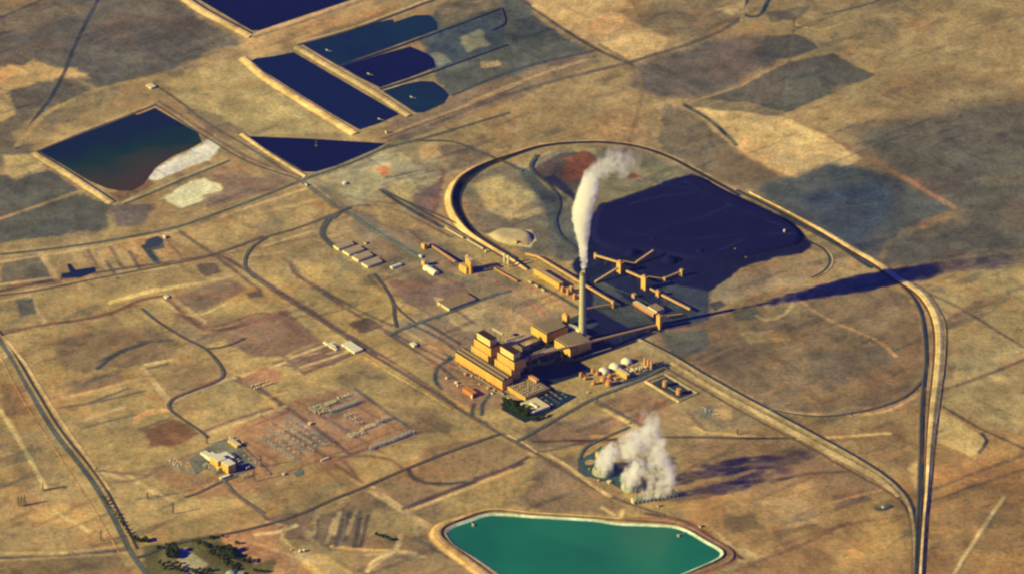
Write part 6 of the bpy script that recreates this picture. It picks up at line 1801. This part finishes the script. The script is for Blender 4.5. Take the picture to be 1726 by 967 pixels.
tree_row('tree at the bottom edge left of the farm building', 'trees at the bottom edge', [(270 + i * 5, 950 + (i % 3) * 5) for i in range(9)] + [(300 + i * 6, 962 + i % 3 * 3) for i in range(10)], (0, 1), .9, 1.3)
tree_row('low dark shrub beside the highway ditch', 'shrubs along the highway ditch', [(174 + i * 4.2, 838 + i * 6.1) for i in range(12)], (0,), .5, .8)
tree_row('tree standing right of the round farm building', 'trees right of the farm building', [(405 + i * 4, 945 + i % 2 * 3) for i in range(6)] + [(430 + i * 5, 964) for i in range(5)], (0, 1), .8, 1.2)
tree_row('small dark tree on the shrubby field below the railway bend', 'trees on the shrubby field', [(640, 905), (645, 907), (655, 909), (659, 911), (636, 903)], (0,), .7, 1.0)
t = thing('farm_building', 'round grey-green metal farm building at the bottom edge among trees', 'farm building', P(390, 968), 0)
MB().lathe(0, 0, [(14, 0), (14, 6)], 24).build('wall', SILOW, t, True)
MB().lathe(0, 0, [(14.6, 6), (8, 10.5), (0, 13)], 24).build('roof', mat('grey_green_sheet', (0.30, 0.36, 0.26), 0.5, 0.15), t)
MB().box(-3, 3, -14.6, -13.9, 0, 4).build('door', DSTEEL, t)
MB().box(14.2, 32, -6, 8, 0, 6).build('wing', STEEL, t)
flat_building('farm_hut', 'small white farm hut beside the round farm building', 'hut', (383, 962), (387, 964), (389, 963), 6, 6, WHITE, WHITE, L=6, D=6)

# ------------------------------------------------------------------ steam
def plume(name, lab, blobs, y0, dens, wobble, nscale, edge=0.35, color=(1, 1, 1), aniso=0.0, fat=1.08, rag=0.1):
    """blobs: (px, py, radius in photo pixels, strength) in the vertical plane y0 (+dy metres)"""
    S = []
    for q in blobs:
        dy = q[4] if len(q) > 4 else 0
        c = V(q[0], q[1], y0 + dy)
        rr = q[2] * fat * (c - CAM).length / FPX
        S.append((c, rr, q[3]))
        if q[2] > 7:
            S.append((c + Vector((0, rr * .9, 0)), rr * .9, q[3])); S.append((c + Vector((0, -rr * 1.0, 0)), rr * .85, q[3]))
    base = Vector((S[0][0].x, S[0][0].y, 0))
    bm = bmesh.new()
    for c, r, s in S:
        bmesh.ops.create_icosphere(bm, subdivisions=2, radius=r * 1.45, matrix=Matrix.Translation(c - base))
    me = bpy.data.meshes.new(name); bm.to_mesh(me); bm.free()
    o = bpy.data.objects.new(name, me); COL.objects.link(o); o.location = base
    md = o.modifiers.new('r', 'REMESH'); md.mode = 'VOXEL'; md.voxel_size = 9.0
    dg = bpy.context.evaluated_depsgraph_get()
    me2 = bpy.data.meshes.new_from_object(o.evaluated_get(dg))
    o.modifiers.clear(); o.data = me2; me2.name = name
    m = bpy.data.materials.new(name + '_vapour'); m.use_nodes = True
    nt = m.node_tree
    nt.nodes.remove(nt.nodes['Principled BSDF'])
    pv = nt.nodes.new('ShaderNodeVolumePrincipled')
    pv.inputs['Color'].default_value = (*color, 1); pv.inputs['Anisotropy'].default_value = aniso
    nt.links.new(pv.outputs[0], nt.nodes['Material Output'].inputs['Volume'])
    tc = nt.nodes.new('ShaderNodeTexCoord').outputs['Object']
    # turbulent displacement of the lookup point
    nz = noise(nt, tc, nscale, 4, 0.6)
    sub = nt.nodes.new('ShaderNodeVectorMath'); sub.operation = 'SUBTRACT'; sub.inputs[1].default_value = (.5, .5, .5)
    nt.links.new(nz.outputs['Color'], sub.inputs[0])
    ma = nt.nodes.new('ShaderNodeVectorMath'); ma.operation = 'MULTIPLY_ADD'; ma.inputs[1].default_value = (wobble,) * 3
    nt.links.new(sub.outputs[0], ma.inputs[0]); nt.links.new(tc, ma.inputs[2])
    acc = None
    for c, r, s in S:
        d = nt.nodes.new('ShaderNodeVectorMath'); d.operation = 'DISTANCE'
        nt.links.new(ma.outputs[0], d.inputs[0]); d.inputs[1].default_value = c - base
        f = nt.nodes.new('ShaderNodeMapRange'); f.interpolation_type = 'SMOOTHSTEP'
        f.inputs[1].default_value = r * 1.12; f.inputs[2].default_value = r * (1 - edge)
        f.inputs[3].default_value = 0.0; f.inputs[4].default_value = s
        nt.links.new(d.outputs['Value'], f.inputs[0])
        if acc is None: acc = f.outputs[0]
        else:
            mx = nt.nodes.new('ShaderNodeMath'); mx.operation = 'MAXIMUM'
            nt.links.new(acc, mx.inputs[0]); nt.links.new(f.outputs[0], mx.inputs[1]); acc = mx.outputs[0]
    n2 = noise(nt, tc, nscale * 2.3, 5, 0.65)
    k = nt.nodes.new('ShaderNodeMath'); k.operation = 'MULTIPLY'
    nt.links.new(acc, k.inputs[0]); nt.links.new(maprange(nt, n2.outputs[0], 0.42, 0.60, rag, 1.4), k.inputs[1])
    k2 = nt.nodes.new('ShaderNodeMath'); k2.operation = 'MULTIPLY'; k2.inputs[1].default_value = dens
    nt.links.new(k.outputs[0], k2.inputs[0]); nt.links.new(k2.outputs[0], pv.inputs['Density'])
    me2.materials.clear(); me2.materials.append(m)
    tag(o, lab, 'steam plume')
    return o


plume('steam_plume', 'dense white steam column rising from the chimney top', [(983.8, 457, 4.2, 1), (984, 448, 5.2, 1), (984, 438, 6.4, 1), (983.5, 426, 8, 1), (983, 413, 9.5, 1), (982, 400, 11.5, 1),
      (981.5, 386, 14.5, 1), (981, 370, 16.5, 1), (982, 355, 18.5, 1), (986, 340, 17, 1), (990, 327, 17.5, .8), (994, 313, 17, .45), (994, 301, 14, .15),
      (1003, 289, 14, .10), (1016, 283, 15, .085), (1030, 276, 15, .07), (1028, 262, 12, .035), (1044, 273, 15, .055), (1051, 287, 13, .055), (1060, 270, 15, .035), (1040, 256, 12, .025), (1068, 278, 13, .02), (1075, 266, 12, .014)], CB.y, 0.30, 20, 0.03, fat=.98, rag=.2)
yA = P(1016, 795).y; yB = P(1065, 821).y; yC = P(1105, 842).y
plume('steam_plume', 'white steam drifting up from the left round cooling tower', [(1016, 787, 13, .9), (1010, 781, 9, .7), (1024, 784, 11, .8), (1021, 775, 13, 1), (1027, 765, 12, 1), (1032, 756, 9.5, .7), (1036, 762, 9, .6)], yA, 0.09, 34, 0.026, fat=1.12, rag=.05)
plume('steam_plume', 'white steam cloud from the middle round cooling tower spreading upward', [(1058, 811, 13, .8), (1070, 808, 11, .7), (1066, 798, 13, .9), (1074, 787, 12, .9), (1076, 779, 9, .5),
      (1058, 757, 14, .5), (1068, 745, 15, .7), (1078, 740, 14, .6), (1088, 733, 14, .45), (1096, 722, 15, .35), (1100, 710, 12, .22), (1052, 745, 12, .25), (1105, 735, 13, .25), (1090, 757, 13, .22), (1085, 700, 10, .1)], yB, 0.09, 44, 0.022, fat=1.12, rag=0)
plume('steam_plume', 'thin steam veil over the long cooling tower bank', [(1085, 832, 9, .35), (1097, 829, 10, .4), (1110, 825, 10.5, .45), (1122, 822, 10.5, .4), (1118, 811, 12, .45), (1130, 812, 10, .45),
      (1128, 799, 12, .6), (1098, 812, 11, .22), (1104, 800, 11, .25), (1092, 795, 10, .2), (1124, 786, 12.5, .7), (1116, 775, 12.5, .55), (1108, 764, 12, .45), (1100, 780, 10, .3), (1112, 750, 12, .35), (1096, 772, 9, .3)], yC, 0.085, 44, 0.022, fat=1.1, rag=0)

# ------------------------------------------------------------------ thin blue air between the aircraft and the plant
hz = MB().box(-80000, 80000, -80000, 80000, -2, 8300).build('haze', None)
hz['kind'] = 'stuff'
hm = bpy.data.materials.new('thin_haze'); hm.use_nodes = True
hm.node_tree.nodes.remove(hm.node_tree.nodes['Principled BSDF'])
hv = hm.node_tree.nodes.new('ShaderNodeVolumePrincipled')
hv.inputs['Color'].default_value = (0.25, 0.38, 1.0, 1); hv.inputs['Density'].default_value = 0.0000020
hm.node_tree.links.new(hv.outputs[0], hm.node_tree.nodes['Material Output'].inputs['Volume'])
hz.data.materials.append(hm)
